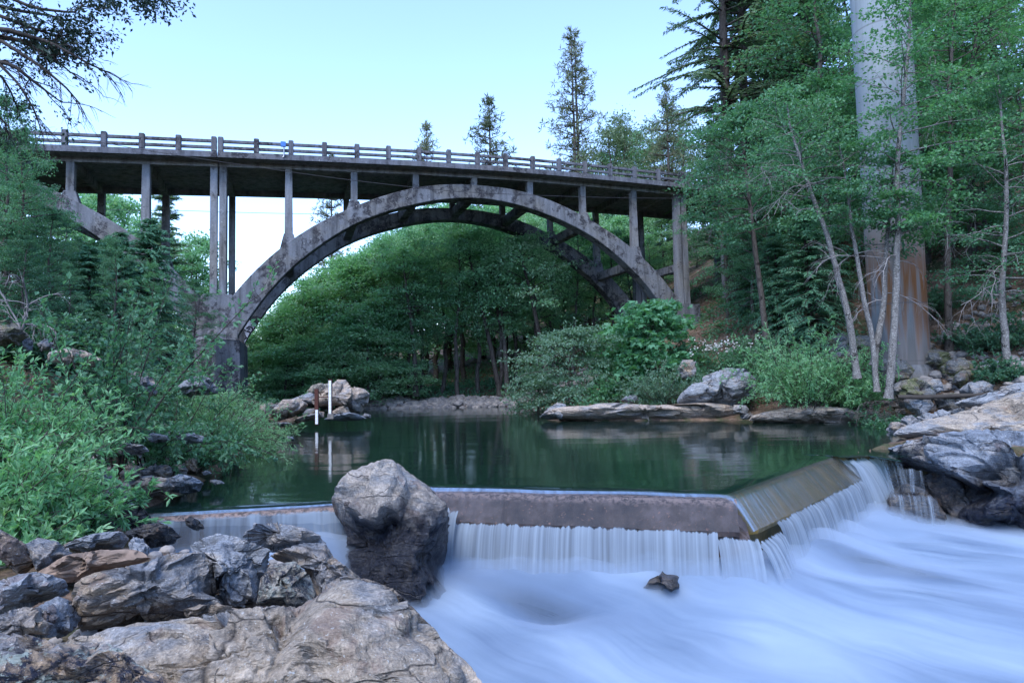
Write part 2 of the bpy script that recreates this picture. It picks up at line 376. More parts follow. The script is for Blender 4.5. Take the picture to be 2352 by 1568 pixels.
def sheet_mat():
    M = Mt('thin_water_sheet'); uv = M.n('ShaderNodeUVMap').outputs[0]
    mp = M.n('ShaderNodeMapping'); M.l(uv, mp.inputs[0]); mp.inputs['Scale'].default_value = (9, .35, 1); n = M.noise(mp.outputs[0], 1.0, 4, .6)
    nb = M.bump(n, .12, .05)
    gl = M.n('ShaderNodeBsdfGlossy'); gl.inputs['Roughness'].default_value = .24; M.l(nb, gl.inputs['Normal'])
    tr = M.n('ShaderNodeBsdfTransparent'); tr.inputs[0].default_value = (.78, .82, .86, 1)
    fr = M.n('ShaderNodeFresnel'); fr.inputs['IOR'].default_value = 1.26; M.l(nb, fr.inputs['Normal'])
    mx = M.n('ShaderNodeMixShader'); M.l(M.math('MULTIPLY', fr.outputs[0], M.ramp(n, (.3, .35), (.7, 1.0))), mx.inputs[0]); M.l(tr.outputs[0], mx.inputs[1]); M.l(gl.outputs[0], mx.inputs[2])
    return M.done(mx.outputs[0])
SHEET = sheet_mat()
def fall_mat(name, su=11.0, lo=.38, hi=.60, top=.02, dens=1.0, base=.5, foot=True):
    """falling white water: streaks along v (uv.y 0 at the lip, 1 at the foot)"""
    M = Mt(name); uv = M.n('ShaderNodeUVMap').outputs[0]; sp = M.n('ShaderNodeSeparateXYZ'); M.l(uv, sp.inputs[0])
    mp = M.n('ShaderNodeMapping'); M.l(uv, mp.inputs[0]); mp.inputs['Scale'].default_value = (su, .22, 1); n = M.noise(mp.outputs[0], 1.0, 3, .6)
    mp2 = M.n('ShaderNodeMapping'); M.l(uv, mp2.inputs[0]); mp2.inputs['Scale'].default_value = (su * .18, .15, 1); n2 = M.noise(mp2.outputs[0], 1.0, 2, .5)
    f = M.math('MULTIPLY_ADD', n, .7, M.math('MULTIPLY', n2, .3))
    a = M.ramp(f, (lo, base), (hi, .97))
    if foot: a = M.math('MAXIMUM', a, M.ramp(sp.outputs[1], (.35, 0.0), (.9, 1.0)))
    a = M.math('MULTIPLY', a, dens)
    a = M.math('MULTIPLY', a, M.ramp(M.math('ADD', sp.outputs[1], M.math('MULTIPLY', M.math('SUBTRACT', n, .5), .12)), (0.0, 0.0), (top + .001, 1.0)))
    a = M.math('MULTIPLY', a, M.ramp(sp.outputs[1], (.93, 1.0), (1.0, 0.0)))
    d = M.n('ShaderNodeBsdfDiffuse'); d.inputs[0].default_value = (.34, .415, .50, 1)
    t2 = M.n('ShaderNodeBsdfTranslucent'); t2.inputs[0].default_value = (.34, .415, .50, 1)
    w = M.n('ShaderNodeMixShader'); w.inputs[0].default_value = .45; M.l(d.outputs[0], w.inputs[1]); M.l(t2.outputs[0], w.inputs[2])
    tr = M.n('ShaderNodeBsdfTransparent')
    mx = M.n('ShaderNodeMixShader'); M.l(a, mx.inputs[0]); M.l(tr.outputs[0], mx.inputs[1]); M.l(w.outputs[0], mx.inputs[2])
    return M.done(mx.outputs[0])
FALL = fall_mat('white_falling_water')
FALL_THIN = fall_mat('thin_falling_water', 7.0, .46, .64, .05, .85, .10, False)
def foam_mat():
    M = Mt('rapids_foam'); A = lambda k: M.n('ShaderNodeAttribute', attribute_name=k).outputs['Fac']
    cx = M.n('ShaderNodeCombineXYZ'); M.l(A('across'), cx.inputs[0]); M.l(A('along'), cx.inputs[1]); v = cx.outputs[0]
    def mapped(sx, sy):
        m_ = M.n('ShaderNodeMapping'); M.l(v, m_.inputs[0]); m_.inputs['Scale'].default_value = (sx, sy, 1); return m_.outputs[0]
    n = M.noise(mapped(1.1, .16), 1.0, 4, .5); st = M.noise(mapped(4.5, .30), 1.0, 4, .6); fs = M.noise(mapped(14, .5), 1.0, 3, .6); lo = M.noise(mapped(.35, .2), 1.0, 3, .5)
    f = M.math('ADD', M.math('MULTIPLY_ADD', n, .50, M.math('MULTIPLY', lo, .42)), M.math('MULTIPLY_ADD', st, .22, M.math('MULTIPLY', fs, .07)))
    f = M.math('SUBTRACT', f, M.math('MULTIPLY', A('deep'), .30))
    c = M.ramp(f, (.22, (.014, .019, .024)), (.36, (.06, .088, .13)), (.49, (.085, .13, .20)), (.60, (.16, .22, .30)), (.72, (.26, .33, .41)))
    return M.done(M.bsdf(c, M.mapr(f, .3, .45, .2, .75), M.bump(M.math('ADD', n, M.math('MULTIPLY', st, .3)), .08, .2), .25))
FALL_SHEET = fall_mat('left_fall_water', 3.2, .42, .56, .06, 1.0, .35)
FOAM = foam_mat()
def spill_mat():
    M = Mt('spillway_face'); v = M.coord('World'); lo = M.noise(v, 1.1, 4, .6); fi = M.noise(v, 13, 5, .75); sk = M.noise(M.coord('World', (3, 3, .5)), 2, 4)
    c = M.ramp(M.math('MULTIPLY_ADD', lo, .6, M.math('MULTIPLY', sk, .4)), (.36, (.030, .026, .028)), (.5, (.062, .046, .042)), (.62, (.105, .08, .076)))
    c = M.mix(M.ramp(fi, (.60, 0.0), (.68, .75)), c, (.30, .15, .10))
    z = sepz(M)[2]
    c = M.mix(M.math('MULTIPLY', M.mapr(z, -.22, -.12), M.ramp(fi, (.44, 0.0), (.54, .9))), c, (.24, .17, .145))
    return M.done(M.bsdf(c, .6, M.bump(fi, .5, .03), .35))
SPILL = spill_mat()
def spill_moss():
    M = Mt('spillway_mossy'); v = M.coord('World'); lo = M.noise(v, 1.3, 4, .6); fi = M.noise(v, 12, 5, .75)
    c = M.ramp(M.math('MULTIPLY_ADD', lo, .7, M.math('MULTIPLY', fi, .3)), (.38, (.06, .055, .015)), (.5, (.15, .105, .032)), (.64, (.26, .17, .07)))
    return M.done(M.bsdf(c, .5, M.bump(fi, .5, .03), .4))
SPILL_MOSS = spill_moss()
# ------------------------------------------------------------------ world and light
w = bpy.data.worlds.new('World'); SC.world = w; w.use_nodes = True; nt = w.node_tree; nt.nodes.clear()
wo = nt.nodes.new('ShaderNodeOutputWorld'); bg = nt.nodes.new('ShaderNodeBackground'); sk = nt.nodes.new('ShaderNodeTexSky')
SUN_EL, SUN_AZ = R_(52), R_(-160)          # azimuth clockwise from +Y
sk.sky_type = 'NISHITA'; sk.sun_disc = False; sk.sun_elevation = SUN_EL; sk.sun_rotation = SUN_AZ
sk.air_density = 1.0; sk.dust_density = 0.4; sk.ozone_density = 4.0; sk.altitude = 300
bg.inputs['Strength'].default_value = 0.12
tn = nt.nodes.new('ShaderNodeMix'); tn.data_type = 'RGBA'; tn.blend_type = 'MULTIPLY'; tn.inputs[0].default_value = 1.0; tn.inputs[7].default_value = (1.0, .955, 1.0, 1)
nt.links.new(sk.outputs[0], tn.inputs[6]); nt.links.new(tn.outputs[2], bg.inputs[0]); nt.links.new(bg.outputs[0], wo.inputs[0])
sl = bpy.data.lights.new('sun', 'SUN'); so = bpy.data.objects.new('sun', sl); COL.objects.link(so)
sl.energy = 0.8; sl.angle = R_(30); sl.color = (1, .975, .95)
sd = Vector((math.sin(SUN_AZ) * math.cos(SUN_EL), math.cos(SUN_AZ) * math.cos(SUN_EL), math.sin(SUN_EL)))
so.rotation_euler = sd.to_track_quat('Z', 'Y').to_euler()
SC.view_settings.view_transform = 'Standard'; SC.view_settings.look = 'None'; SC.view_settings.gamma = 1; SC.view_settings.exposure = 2.28
SC.cycles.use_denoising = True
SC.cycles.max_bounces = 8; SC.cycles.transparent_max_bounces = 12; SC.cycles.diffuse_bounces = 4; SC.cycles.caustics_reflective = False

# ------------------------------------------------------------------ terrain
POOL_POLY = np.array([(-5.9, 10.45), (-3.0, 11.05), (-1.45, 12.45), (3.6, 11.15), (7.75, 15.8), (9.9, 17.6), (13, 21), (15.2, 25.5), (11, 28.6), (6, 29.5), (2.2, 30.6), (1.5, 33.5), (3, 37), (4, 42), (3, 47.5),
                      (-4, 48), (-10, 48.5), (-20, 52), (-40, 60), (-40, 54), (-24, 47), (-16, 42), (-12.5, 38), (-11.6, 33), (-10.5, 28), (-8, 18.7), (-6.5, 13.6)])
RAP_POLY = np.array([(-5.9, 10.2), (-3.0, 10.85), (-1.45, 12.2), (3.6, 10.9), (7.9, 15.6), (9.5, 16.6), (11, 14.4), (14, 13.4), (40, 12), (40, -14), (6, -14), (2.0, -3), (-.3, 3.2), (-.7, 5), (-1.2, 6.3), (-2.3, 7.0), (-3.7, 7.4), (-5.0, 8.2), (-5.7, 9.4)])
def sdist(P, poly):
    """signed distance, negative inside"""
    P = np.asarray(P, float)[:, :2]; n = len(poly); best = np.full(len(P), 1e9); ins = np.zeros(len(P), bool)
    for i in range(n):
        a, b = poly[i], poly[(i + 1) % n]; ab = b - a
        t = np.clip(((P - a) @ ab) / (ab @ ab), 0, 1); q = a + t[:, None] * ab
        best = np.minimum(best, np.linalg.norm(P - q, axis=1))
        c = ((a[1] > P[:, 1]) != (b[1] > P[:, 1]))
        xi = a[0] + (P[:, 1] - a[1]) / (b[1] - a[1] + 1e-12) * ab[0]
        ins ^= c & (P[:, 0] < xi)
    return np.where(ins, -best, best)
CTRL = np.array([
    (-3, 13, -.7), (0, 15, -1.2), (4, 16, -1.2), (0, 22, -1.5), (7, 22, -1.2), (-5, 22, -1.2), (-4, 30, -1.5), (3, 38, -1), (-5, 40, -1.3), (0, 43, -1.2), (-9, 43, -.8), (-20, 48.5, -.8), (-38, 57, -.6),
    (-6.6, 10.6, .15), (-8, 10, .7), (-10, 10, 1.5), (-12, 12, 2.5), (-14, 14, 3.3), (-20, 15, 6), (-9, 14, .9), (-12, 18, 2.0), (-12, 22, 1.5), (-15, 22, 3.3), (-14, 28, 1.6), (-16, 33, 1.8), (-20, 30, 4.2), (-25, 35, 6), (-30, 25, 8), (-18, 37, 2.4), (-30, 45, 5), (-45, 55, 6), (-50, 40, 10),
    (0, 0, -.2), (-2, 1, .1), (-1.2, 3, -.7), (-3, 3, .35), (-4, 6, -.2), (-5, 8, -.15), (-6, 6, .5), (-9, 5, 1.6), (-14, 6, 3.4), (-25, 6, 7), (-3, 5, -.25), (-2.2, 6.5, -.8), (0, 4, -2.6), (1, 2.5, -2.6), (1.6, 5, -2.8), (4, 8, -2.8), (8, 10, -2.8), (12, 10, -2.8), (20, 8, -2.8), (30, 6, -2.8), (3, 10, -2.6), (-3.5, 9.9, -1.1), (-1.5, 10.5, -2.0),
    (9.6, 17.3, .02), (12, 18, -.1), (14, 16, -.5), (18, 17, .1), (24, 16, 1.2), (15.5, 25, .1), (20, 22, 1.7), (17, 28, 2.5), (20, 28, 3.6), (24, 28, 7), (30, 28, 12), (14, 30, 1.0), (10, 30.2, .3), (8, 33, .9), (2.5, 33, .2), (5, 36, 1.0), (10, 38, 3.0), (12, 45, 5.2), (16, 36, 4.6), (20, 40, 8.5), (25, 45, 13), (35, 45, 19), (18, 50, 9), (10, 55, 6),
    (30, 16, 4), (40, 18, 8), (14, 22, .0), (17, 20, .3), (22, 24, 3.0),
    (-10, 49.5, .3), (-4, 49, .3), (2, 49, .4), (6, 46, 1.5), (-5, 56, 1.2), (0, 60, 2), (-12, 58, 1), (10, 70, 9), (0, 80, 8), (-20, 70, 1.5), (30, 80, 20), (20, 100, 22), (0, 120, 16), (-30, 110, 3), (60, 80, 32), (60, 40, 30), (-60, 80, 5), (0, 300, 22), (200, 300, 45), (-200, 300, 8), (200, 0, 45), (-200, 0, 30), (0, -200, 10), (20, -20, -1), (40, -30, 5)])
_D = np.linalg.norm(CTRL[:, None, :2] - CTRL[None, :, :2], axis=2)
_W = np.linalg.solve(_D + np.eye(len(CTRL)) * .3, CTRL[:, 2] - 3.0)
def ground_z(P):
    P = np.asarray(P, float); out = np.empty(len(P))
    for i in range(0, len(P), 20000):
        q = P[i:i + 20000, :2]; out[i:i + 20000] = np.linalg.norm(q[:, None] - CTRL[None, :, :2], axis=2) @ _W + 3.0
    P3 = np.c_[P[:, :2], np.zeros(len(P))]
    nearf = np.clip(np.hypot(P[:, 0], P[:, 1]) / 20, .25, 1)
    out += (fbm(P3 * .28, 3, 4) * .35 + fbm(P3 * 1.3, 9, 3) * .09) * nearf
    d = sdist(P, POOL_POLY)
    out = np.where(d < 0, np.minimum(out, -np.minimum(.35 * -d, 1.0) - .03), out)
    r = sdist(P, RAP_POLY)
    out = np.where((d > 0) & (r > 0), np.maximum(out, np.minimum(d * .3, .22) + .01 - .9 * sstep(6.5, 3, P[:, 1]) * (P[:, 0] > -2)), out)
    out = np.where((r < .25) & (d > 0), np.minimum(out, -1.1 - np.minimum(-r, 1.5) * .8 + .25 * (P[:, 0] < -2.6)), out)
    return out
def gz(x, y): return float(ground_z(np.array([(x, y)]))[0])
def axis(near0, near1, step, far, k=1.18):
    a = list(np.arange(near0, near1 + 1e-6, step)); s = step
    hi = a[-1]
    while hi < far: s *= k; hi += s; a.append(hi)
    s = step; lo = a[0]; pre = []
    while lo > -far: s *= k; lo -= s; pre.append(lo)
    return np.array(pre[::-1] + a)
gx, gy = axis(-22, 26, .22, 900), axis(-1, 54, .26, 900)
X, Y = np.meshgrid(gx, gy); P = np.c_[X.ravel(), Y.ravel()]
Z = ground_z(P); nx, ny = len(gx), len(gy)
ii = (np.arange(ny - 1)[:, None] * nx + np.arange(nx - 1)[None, :]).ravel()
struct(obj('ground', npmesh('ground', np.c_[P, Z], np.stack([ii, ii + 1, ii + nx + 1, ii + nx], 1), True), GROUND))

# ------------------------------------------------------------------ weir, pool, falls, rapids
WA, WB, WC, WD, WE = np.array((-5.95, 10.45)), np.array((-2.9, 11.05)), np.array((-1.6, 12.5)), np.array((3.6, 11.15)), np.array((7.75, 15.85))
def uvmesh(name, rows, mat, smooth=True, us=None):
    """rows: list of (n,3) polylines from lip to foot; uv.x along the row in metres, uv.y down the rows 0-1"""
    A = np.stack(rows); r, n, _ = A.shape
    ii = (np.arange(r - 1)[:, None] * n + np.arange(n - 1)[None, :]).ravel()
    me = npmesh(name, A.reshape(-1, 3), np.stack([ii, ii + 1, ii + n + 1, ii + n], 1), smooth)
    L = np.r_[0, np.cumsum(np.linalg.norm(np.diff(A[0], axis=0), axis=1))]
    UV = np.stack([np.broadcast_to(L[None], (r, n)), np.broadcast_to(np.linspace(0, 1, r)[:, None], (r, n))], -1).reshape(-1, 2)
    ul = me.uv_layers.new(name='UVMap'); li = np.empty(len(me.loops), np.int32); me.loops.foreach_get('vertex_index', li)
    ul.data.foreach_set('uv', UV[li].astype(np.float32).ravel()); return me
weir = thing('concrete_weir', 'low rust stained concrete weir holding back the green pool, bent in the middle', 'weir', (1.0, 11.9, -3.2))
woff = np.array(weir.location)
def wall_part(a, b, prof, mat, ext0=0.0, ext1=0.0, nrm=None, name='spillway_wall', jit=.022):
    d = (b - a) / np.linalg.norm(b - a); nn = np.array((d[1], -d[0])) if nrm is None else nrm
    a = a - d * ext0; b = b + d * ext1; L = np.linalg.norm(b - a); n = int(L / .09); k = len(prof); V = []
    for i in range(n + 1):
        p = a + (b - a) * i / n; s_ = i / n * L
        for j, (u, z) in enumerate(prof):
            q = pnoise(np.array([(s_ * 1.3, j * 3.3, 1.0), (s_ * 6.0, j * 5.1, 7.0)]), 13) * np.array((1.0, .8)); e = jit * (1.5 if j in (2, 3, 4) else .6) * (q.sum() if z > -1 else 0)
            V.append((p[0] + nn[0] * (u + e), p[1] + nn[1] * (u + e), z - abs(e) * .7))
    i = (np.arange(n)[:, None] * k); j = np.arange(k)[None]; j2 = (j + 1) % k
    q = np.stack([i + j, i + j2, i + k + j2, i + k + j], -1).reshape(-1, 4); me = npmesh(name, np.array(V) - np.r_[woff], [q, np.array([range(k)])[:, ::-1], np.array([range(n * k, n * k + k)])])
    bm = bmesh.new(); bm.from_mesh(me); bmesh.ops.recalc_face_normals(bm, faces=bm.faces); bm.to_mesh(me); bm.free()
    return obj(name, me, mat, weir)
MAINP = [(-.25, -.07), (.06, -.10), (.14, -.17), (.50, -.52), (.47, -.60), (.10, -.70), (.06, -3.2), (-.9, -3.2), (-.9, -.6)]
wall_part(WC, WD, MAINP, SPILL, .6, .12)
wall_part(WD, WE, MAINP, SPILL_MOSS, .0, .5)
LEFTP = [(-.2, -.05), (.12, -.06), (.16, -.12), (.10, -.16), (.08, -3.2), (-.6, -3.2)]
wall_part(WA, WB, LEFTP, SPILL, .6, 1.3)
mb = MB(); dm = (WD - WC) / np.linalg.norm(WD - WC); nm = np.array((dm[1], -dm[0])); dr = (WE - WD) / np.linalg.norm(WE - WD); nr = np.array((dr[1], -dr[0]))
c0 = WD; tipd = (nm + nr) / np.linalg.norm(nm + nr)
def pz(p, z): return (p[0], p[1], z)
mb.box8([pz(c0 - dm * .35 + nm * .35, -3.2), pz(c0 + tipd * .75, -3.2), pz(c0 + dr * .3 + nr * .4, -3.2), pz(c0 - tipd * .2, -3.2),
         pz(c0 - dm * .30 + nm * .12, -.2), pz(c0 + tipd * .55, -.62), pz(c0 + dr * .25 + nr * .1, -.2), pz(c0 - tipd * .2, -.085)])
obj('corner_block', mb.mesh('corner_block', bevel=.05, off=woff), SPILL, weir)

# pool surface: flat sheet whose crest edge bends down over the weir
def offs(a, b, d, u): return a + d
W6, W7, W8 = atz(1935, 1050, 0)[:2], atz(2000, 1047, 0)[:2], atz(2075, 1058, 0)[:2]
crest = [WA - (WB - WA) / 3.1 * .4, WA, WB, WC, WD, WE, W6, W7, W8]
nl = np.array(((WB - WA)[1], -(WB - WA)[0])); nl /= np.linalg.norm(nl)
norms = [nl, nl, (nl + np.array((.75, -.4))) / 2, nm, tipd * 1.15, nr, np.array((.2, -.6)), np.array((.0, -.6)), np.array((-.1, -.6))]
rows = []
prof = [(-.75, 0.0), (-.5, -.002), (-.32, .004), (-.18, -.004), (-.06, -.022), (.04, -.055), (.11, -.11), (.20, -.195), (.36, -.35), (.52, -.515)]
def crest_line(u, z, n=40):
    pts = [np.r_[c + nn * u, z] for c, nn in zip(crest, norms)]
    out = []
    for i in range(len(pts) - 1):
        for t in np.linspace(0, 1, n, endpoint=False): out.append(pts[i] * (1 - t) + pts[i + 1] * t)
    out.append(pts[-1]); return np.array(out)
for u, z in prof:
    r = crest_line(u, z)
    if u > -.7: r[:, 2] += (pnoise(np.c_[r[:, :2] * 1.1, np.zeros(len(r))], 4) * .012 * (1 if u < .1 else .3))
    rows.append(r)
rows = [r for r in rows]
me = uvmesh('water_sheet', [r_[:201] for r_ in rows[4:]], SHEET); struct(obj('weir_water', me, SHEET))
# flat part + approach strip
edge = rows[0]
far = np.array([(11.2, 16.6), (12.0, 18.2), (14.5, 20.5), (17, 25.5), (13, 31), (7, 32.5), (4, 33.5), (5, 37), (6, 42), (5, 50), (-4, 51), (-10, 51), (-20, 55), (-45, 64), (-45, 50), (-26, 44), (-18, 39), (-15, 35), (-14, 30), (-12, 24), (-9.5, 16), (-8, 12)])
V = [tuple(p) for p in edge] + [(x, y, 0.0) for x, y in far]
ne = len(edge); Vall = np.array(V); faces_ng = [list(range(len(V)))]
me = bpy.data.meshes.new('pool_water'); strips = []
allv = list(V); base = 0
for k in range(1, 5):
    o = len(allv); allv += [tuple(p) for p in rows[k]]
    prev = 0 if k == 1 else o - ne
    for i in range(ne - 1): strips.append((prev + i, o + i, o + i + 1, prev + i + 1))
me.from_pydata(allv, [], [list(reversed(faces_ng[0]))] + strips)
bm = bmesh.new(); bm.from_mesh(me); bmesh.ops.recalc_face_normals(bm, faces=bm.faces)
if sum(f.normal.z * f.calc_area() for f in bm.faces) < 0: bmesh.ops.reverse_faces(bm, faces=bm.faces)
bm.to_mesh(me); bm.free()
for p in me.polygons: p.use_smooth = len(p.vertices) == 4
struct(obj('pool_water', me, POOL))

# rapids surface
def rap_z(x, y):
    x = np.asarray(x, float); y = np.asarray(y, float)
    low = -1.38 - .045 * np.clip(11.5 - y + .35 * (x - 3), 0, 12) 
    z = -.50 * (1 - sstep(-3.4, -1.5, x + .25 * (10 - y))) + low * sstep(-3.4, -1.5, x + .25 * (10 - y))
    P = np.c_[x, y, np.zeros_like(x)]
    c, s = math.cos(.57), math.sin(.57); Pr = np.c_[(x * c - y * s) * .35, (x * s + y * c) * .9, np.zeros_like(x)]
    z = z + fbm(Pr * .9, 21, 3) * .06 + fbm(P * .5, 25, 2) * .05
    for bx, by, h, r, st in MOUNDS:
        dx, dy = x - bx, y - by; u = dx * .78 - dy * .62; v = dx * .62 + dy * .78
        z = z + h * np.exp(-((u / st) ** 2 + v ** 2) / r ** 2)
    for A_, B_ in ((np.array((-1.6, 12.1)), np.array((3.5, 10.75))), (np.array((3.9, 11.0)), np.array((8.4, 15.4)))):
        ab = B_ - A_; t = np.clip(((x - A_[0]) * ab[0] + (y - A_[1]) * ab[1]) / (ab @ ab), 0, 1); d_ = np.hypot(x - A_[0] - t * ab[0], y - A_[1] - t * ab[1])
        z = z + (.05 + .12 * np.clip(.5 + fbm(np.c_[t * 4.5, t * 0, t * 0 + A_[0]], 41, 3), 0, 1.2)) * np.exp(-(np.maximum(d_ - .25, 0) / .42) ** 2)
    return z
MOUNDS = []
for px, py, zz, h, r, st in [(1500, 1318, -1.35, .20, .38, 1.1), (1640, 1262, -1.3, .22, .55, 1.3), (1800, 1262, -1.3, .10, .8, 1.5), (1960, 1290, -1.4, .14, .5, 1.7), (1300, 1330, -1.4, .12, .8, 2.5), (1100, 1345, -1.4, .12, .5, 1), (2100, 1430, -1.7, .22, .9, 2.2), (1250, 1450, -1.7, -.18, .5, 1.2), (1700, 1400, -1.7, .2, .9, 1.6)]:
    p = atz(px, py, zz); MOUNDS.append((p[0], p[1], h, r, st))
rx, ry = np.arange(-6.5, 32, .09), np.arange(-3, 17.6, .09)
X, Y = np.meshgrid(rx, ry); x, y = X.ravel(), Y.ravel(); z = rap_z(x, y)
# keep only what lies downstream of the weir walls
dd = sdist(np.c_[x, y], np.array([WA, WB, WC, WD, WE, (9.6, 17.6), (32, 17.6), (32, -3), (-6.5, -3), (-6.5, 10.3)])).reshape(X.shape)
nx, ny = len(rx), len(ry); ii = (np.arange(ny - 1)[:, None] * nx + np.arange(nx - 1)[None, :])
ok = (dd[:-1, :-1] < .12).ravel(); ii = ii.ravel()[ok]
deep = np.zeros(len(x))
for px, py, zz, r, st, a in [(1240, 1445, -1.75, .55, 1.6, .8), (2050, 1335, -1.55, .42, 2.4, .75), (1560, 1480, -1.8, .6, 1.2, .25), (2250, 1262, -1.5, .3, 3.0, .55), (2300, 1480, -1.9, .35, 3.2, .35), (1760, 1305, -1.5, .25, 1.8, .35), (430, 1250, -.5, .3, 1.6, .6), (1180, 1530, -1.8, .5, 1.3, .4)]:
    p = atz(px, py, zz); dx, dy = x - p[0], y - p[1]; u = dx * .78 - dy * .62; v = dx * .62 + dy * .78
    deep += a * np.exp(-((u / st) ** 2 + v ** 2) / r ** 2)
me = npmesh('rapids_water', np.c_[x, y, z], np.stack([ii, ii + 1, ii + nx + 1, ii + nx], 1), True)
att = me.attributes.new('deep', 'FLOAT', 'POINT'); att.data.foreach_set('value', deep.astype(np.float32))
cw, sw = math.cos(.62), math.sin(.62); P0 = np.c_[x, y, np.zeros_like(x)]
ac = x * sw + y * cw + .9 * fbm(P0 * .22, 31, 2) + .12 * fbm(P0 * .9, 33, 2); al = x * cw - y * sw + .5 * fbm(P0 * .25, 35, 2)
for k, a_ in (('across', ac), ('along', al)): q_ = me.attributes.new(k, 'FLOAT', 'POINT'); q_.data.foreach_set('value', a_.astype(np.float32))
struct(obj('rapids_water', me, FOAM))

# falling curtains
def curtain(name, A, B, nn, ztop, zbot, out, n=120, mat=FALL, wob=.05, rows_=14, seed=1, foot=None, ragged=.05):
    t = np.linspace(0, 1, n); base = A[None] * (1 - t[:, None]) + B[None] * t[:, None]
    L = np.linalg.norm(B - A); rows = []
    for k in range(rows_):
        s = k / (rows_ - 1); nz = fbm(np.c_[t * L * 2.2, np.full(n, .3), np.full(n, seed)], seed, 3)
        o = out * (1 - (1 - s) ** 2) ** .5 if False else out * s ** .55
        o = o * (1 + .25 * nz) + wob * nz * s
        zz = ztop + ragged * pnoise(np.c_[t * L * 7, np.zeros(n), np.full(n, seed + 3.)], 5)
        rows.append(np.c_[base + nn[None] * o[:, None], zz * (1 - s) + zbot * s])
    return struct(obj(name, uvmesh(name, rows, mat), mat))
a = WC + nm * .50 + dm * .15; b = WD + nm * .50 - dm * .22
curtain('waterfall', a, b, nm, -.53, -1.75, .34, 260, seed=1)
a = WD + nr * .50 + dr * .75; b = WE + nr * .50 + dr * .1
curtain('waterfall', a, b, nr, -.53, -1.75, .36, 240, seed=5)
a = WA + nl * .17 - 0 * nl; b = WB + nl * .17 + (WB - WA) * .25
curtain('waterfall', a, b, nl, -.08, -.72, .10, 220, mat=FALL_SHEET, seed=8)
# heavier jets: at the boulder, at the bent corner and at the right end
curtain('waterfall', WC + nm * .3 + dm * .05, WC + nm * .55 + dm * .75, nm, -.30, -1.8, .50, 60, seed=11, wob=.12)
a = WD + nm * .55 - dm * .25; b = WD + tipd * .72
curtain('waterfall', a, b, (nm + tipd) / 2, -.60, -1.8, .5, 50, seed=13, wob=.1)
curtain('waterfall', WD + tipd * .74, WD + nr * .55 + dr * .75, (nr + tipd) / 2, -.66, -1.8, .55, 60, seed=14, wob=.1, mat=FALL)
curtain('waterfall', WE + nr * .25 + dr * .0, WE + nr * .6 + dr * .55, nr, -.10, -1.75, .65, 60, seed=17, wob=.12)

def drop(A, B, zb, out, seed, mat=FALL_THIN, n=50): 
    A, B = np.array(A), np.array(B); d = (B - A)[:2]; nn = np.array((d[1], -d[0])) / np.linalg.norm(d); curtain('waterfall', A[:2], B[:2], nn, (A[2] + B[2]) / 2, zb, out, n, mat, .10, 14, seed, ragged=.05)
drop(at(1918, 1058, 15.9), at(2012, 1046, 16.2), -1.6, .75, 21, FALL)
drop(at(2000, 1046, 15.9), at(2062, 1052, 15.8), -1.5, .8, 23)
drop(at(2066, 1072, 15.3), at(2118, 1082, 15.1), -.75, .35, 25)
drop(at(2040, 1122, 14.9), at(2150, 1150, 14.6), -1.7, .35, 27)

# fine spray hanging over the rapids, thickest against the foot of the falls
mx_, my_ = np.arange(-4.6, 15.5, .16), np.arange(1.5, 17.0, .16)
X, Y = np.meshgrid(mx_, my_); x, y = X.ravel(), Y.ravel(); zf = rap_z(x, y); dmin = np.full(len(x), 1e9)
for A_, B_ in ((WC, WD), (WD, WE), (WE, np.array((9.6, 16.0))), (np.array((-2.4, 9.6)), np.array((-1.5, 11.2)))):
    ab = B_ - A_; t = np.clip(((x - A_[0]) * ab[0] + (y - A_[1]) * ab[1]) / (ab @ ab), 0, 1); dmin = np.minimum(dmin, np.hypot(x - A_[0] - t * ab[0], y - A_[1] - t * ab[1]))
Pm = np.c_[x * .8, y * .8, 0 * x]; hm = .05 + .15 * np.exp(-(np.maximum(dmin - .75, 0) / .9) ** 1.5) * (1 + .5 * fbm(Pm, 51, 3)) + .07 * fbm(Pm * .7, 53, 3)
dR = sdist(np.c_[x, y], RAP_POLY); hm = np.clip(hm, .004, .6) * sstep(.15, -.45, dR) + .003
nx, ny = len(mx_), len(my_); keep = (dR.reshape(ny, nx) < .2); kq = keep[:-1, :-1] & keep[1:, :-1] & keep[:-1, 1:] & keep[1:, 1:]
ii = (np.arange(ny - 1)[:, None] * nx + np.arange(nx - 1)[None, :])[kq]; q = np.stack([ii, ii + 1, ii + nx + 1, ii + nx], 1); N_ = nx * ny
e = np.concatenate([q[:, [0, 1]], q[:, [1, 2]], q[:, [2, 3]], q[:, [3, 0]]]); key = set(map(tuple, e.tolist())); bd = np.array([p for p in key if (p[1], p[0]) not in key])
sides = np.stack([bd[:, 1], bd[:, 0], bd[:, 0] + N_, bd[:, 1] + N_], 1)
me = npmesh('spray', np.r_[np.c_[x, y, zf + hm], np.c_[x, y, zf - .06]], [np.r_[q, q[:, ::-1] + N_, sides]], True)
M = Mt('spray_mist'); pv = M.n('ShaderNodeVolumePrincipled'); pv.inputs['Color'].default_value = (.70, .80, .92, 1); pv.inputs['Density'].default_value = 1.9; pv.inputs['Anisotropy'].default_value = .2
M.l(pv.outputs[0], M.out.inputs['Volume']); struct(obj('spray', me, M.m), 'stuff'); SC.cycles.volume_bounces = 2
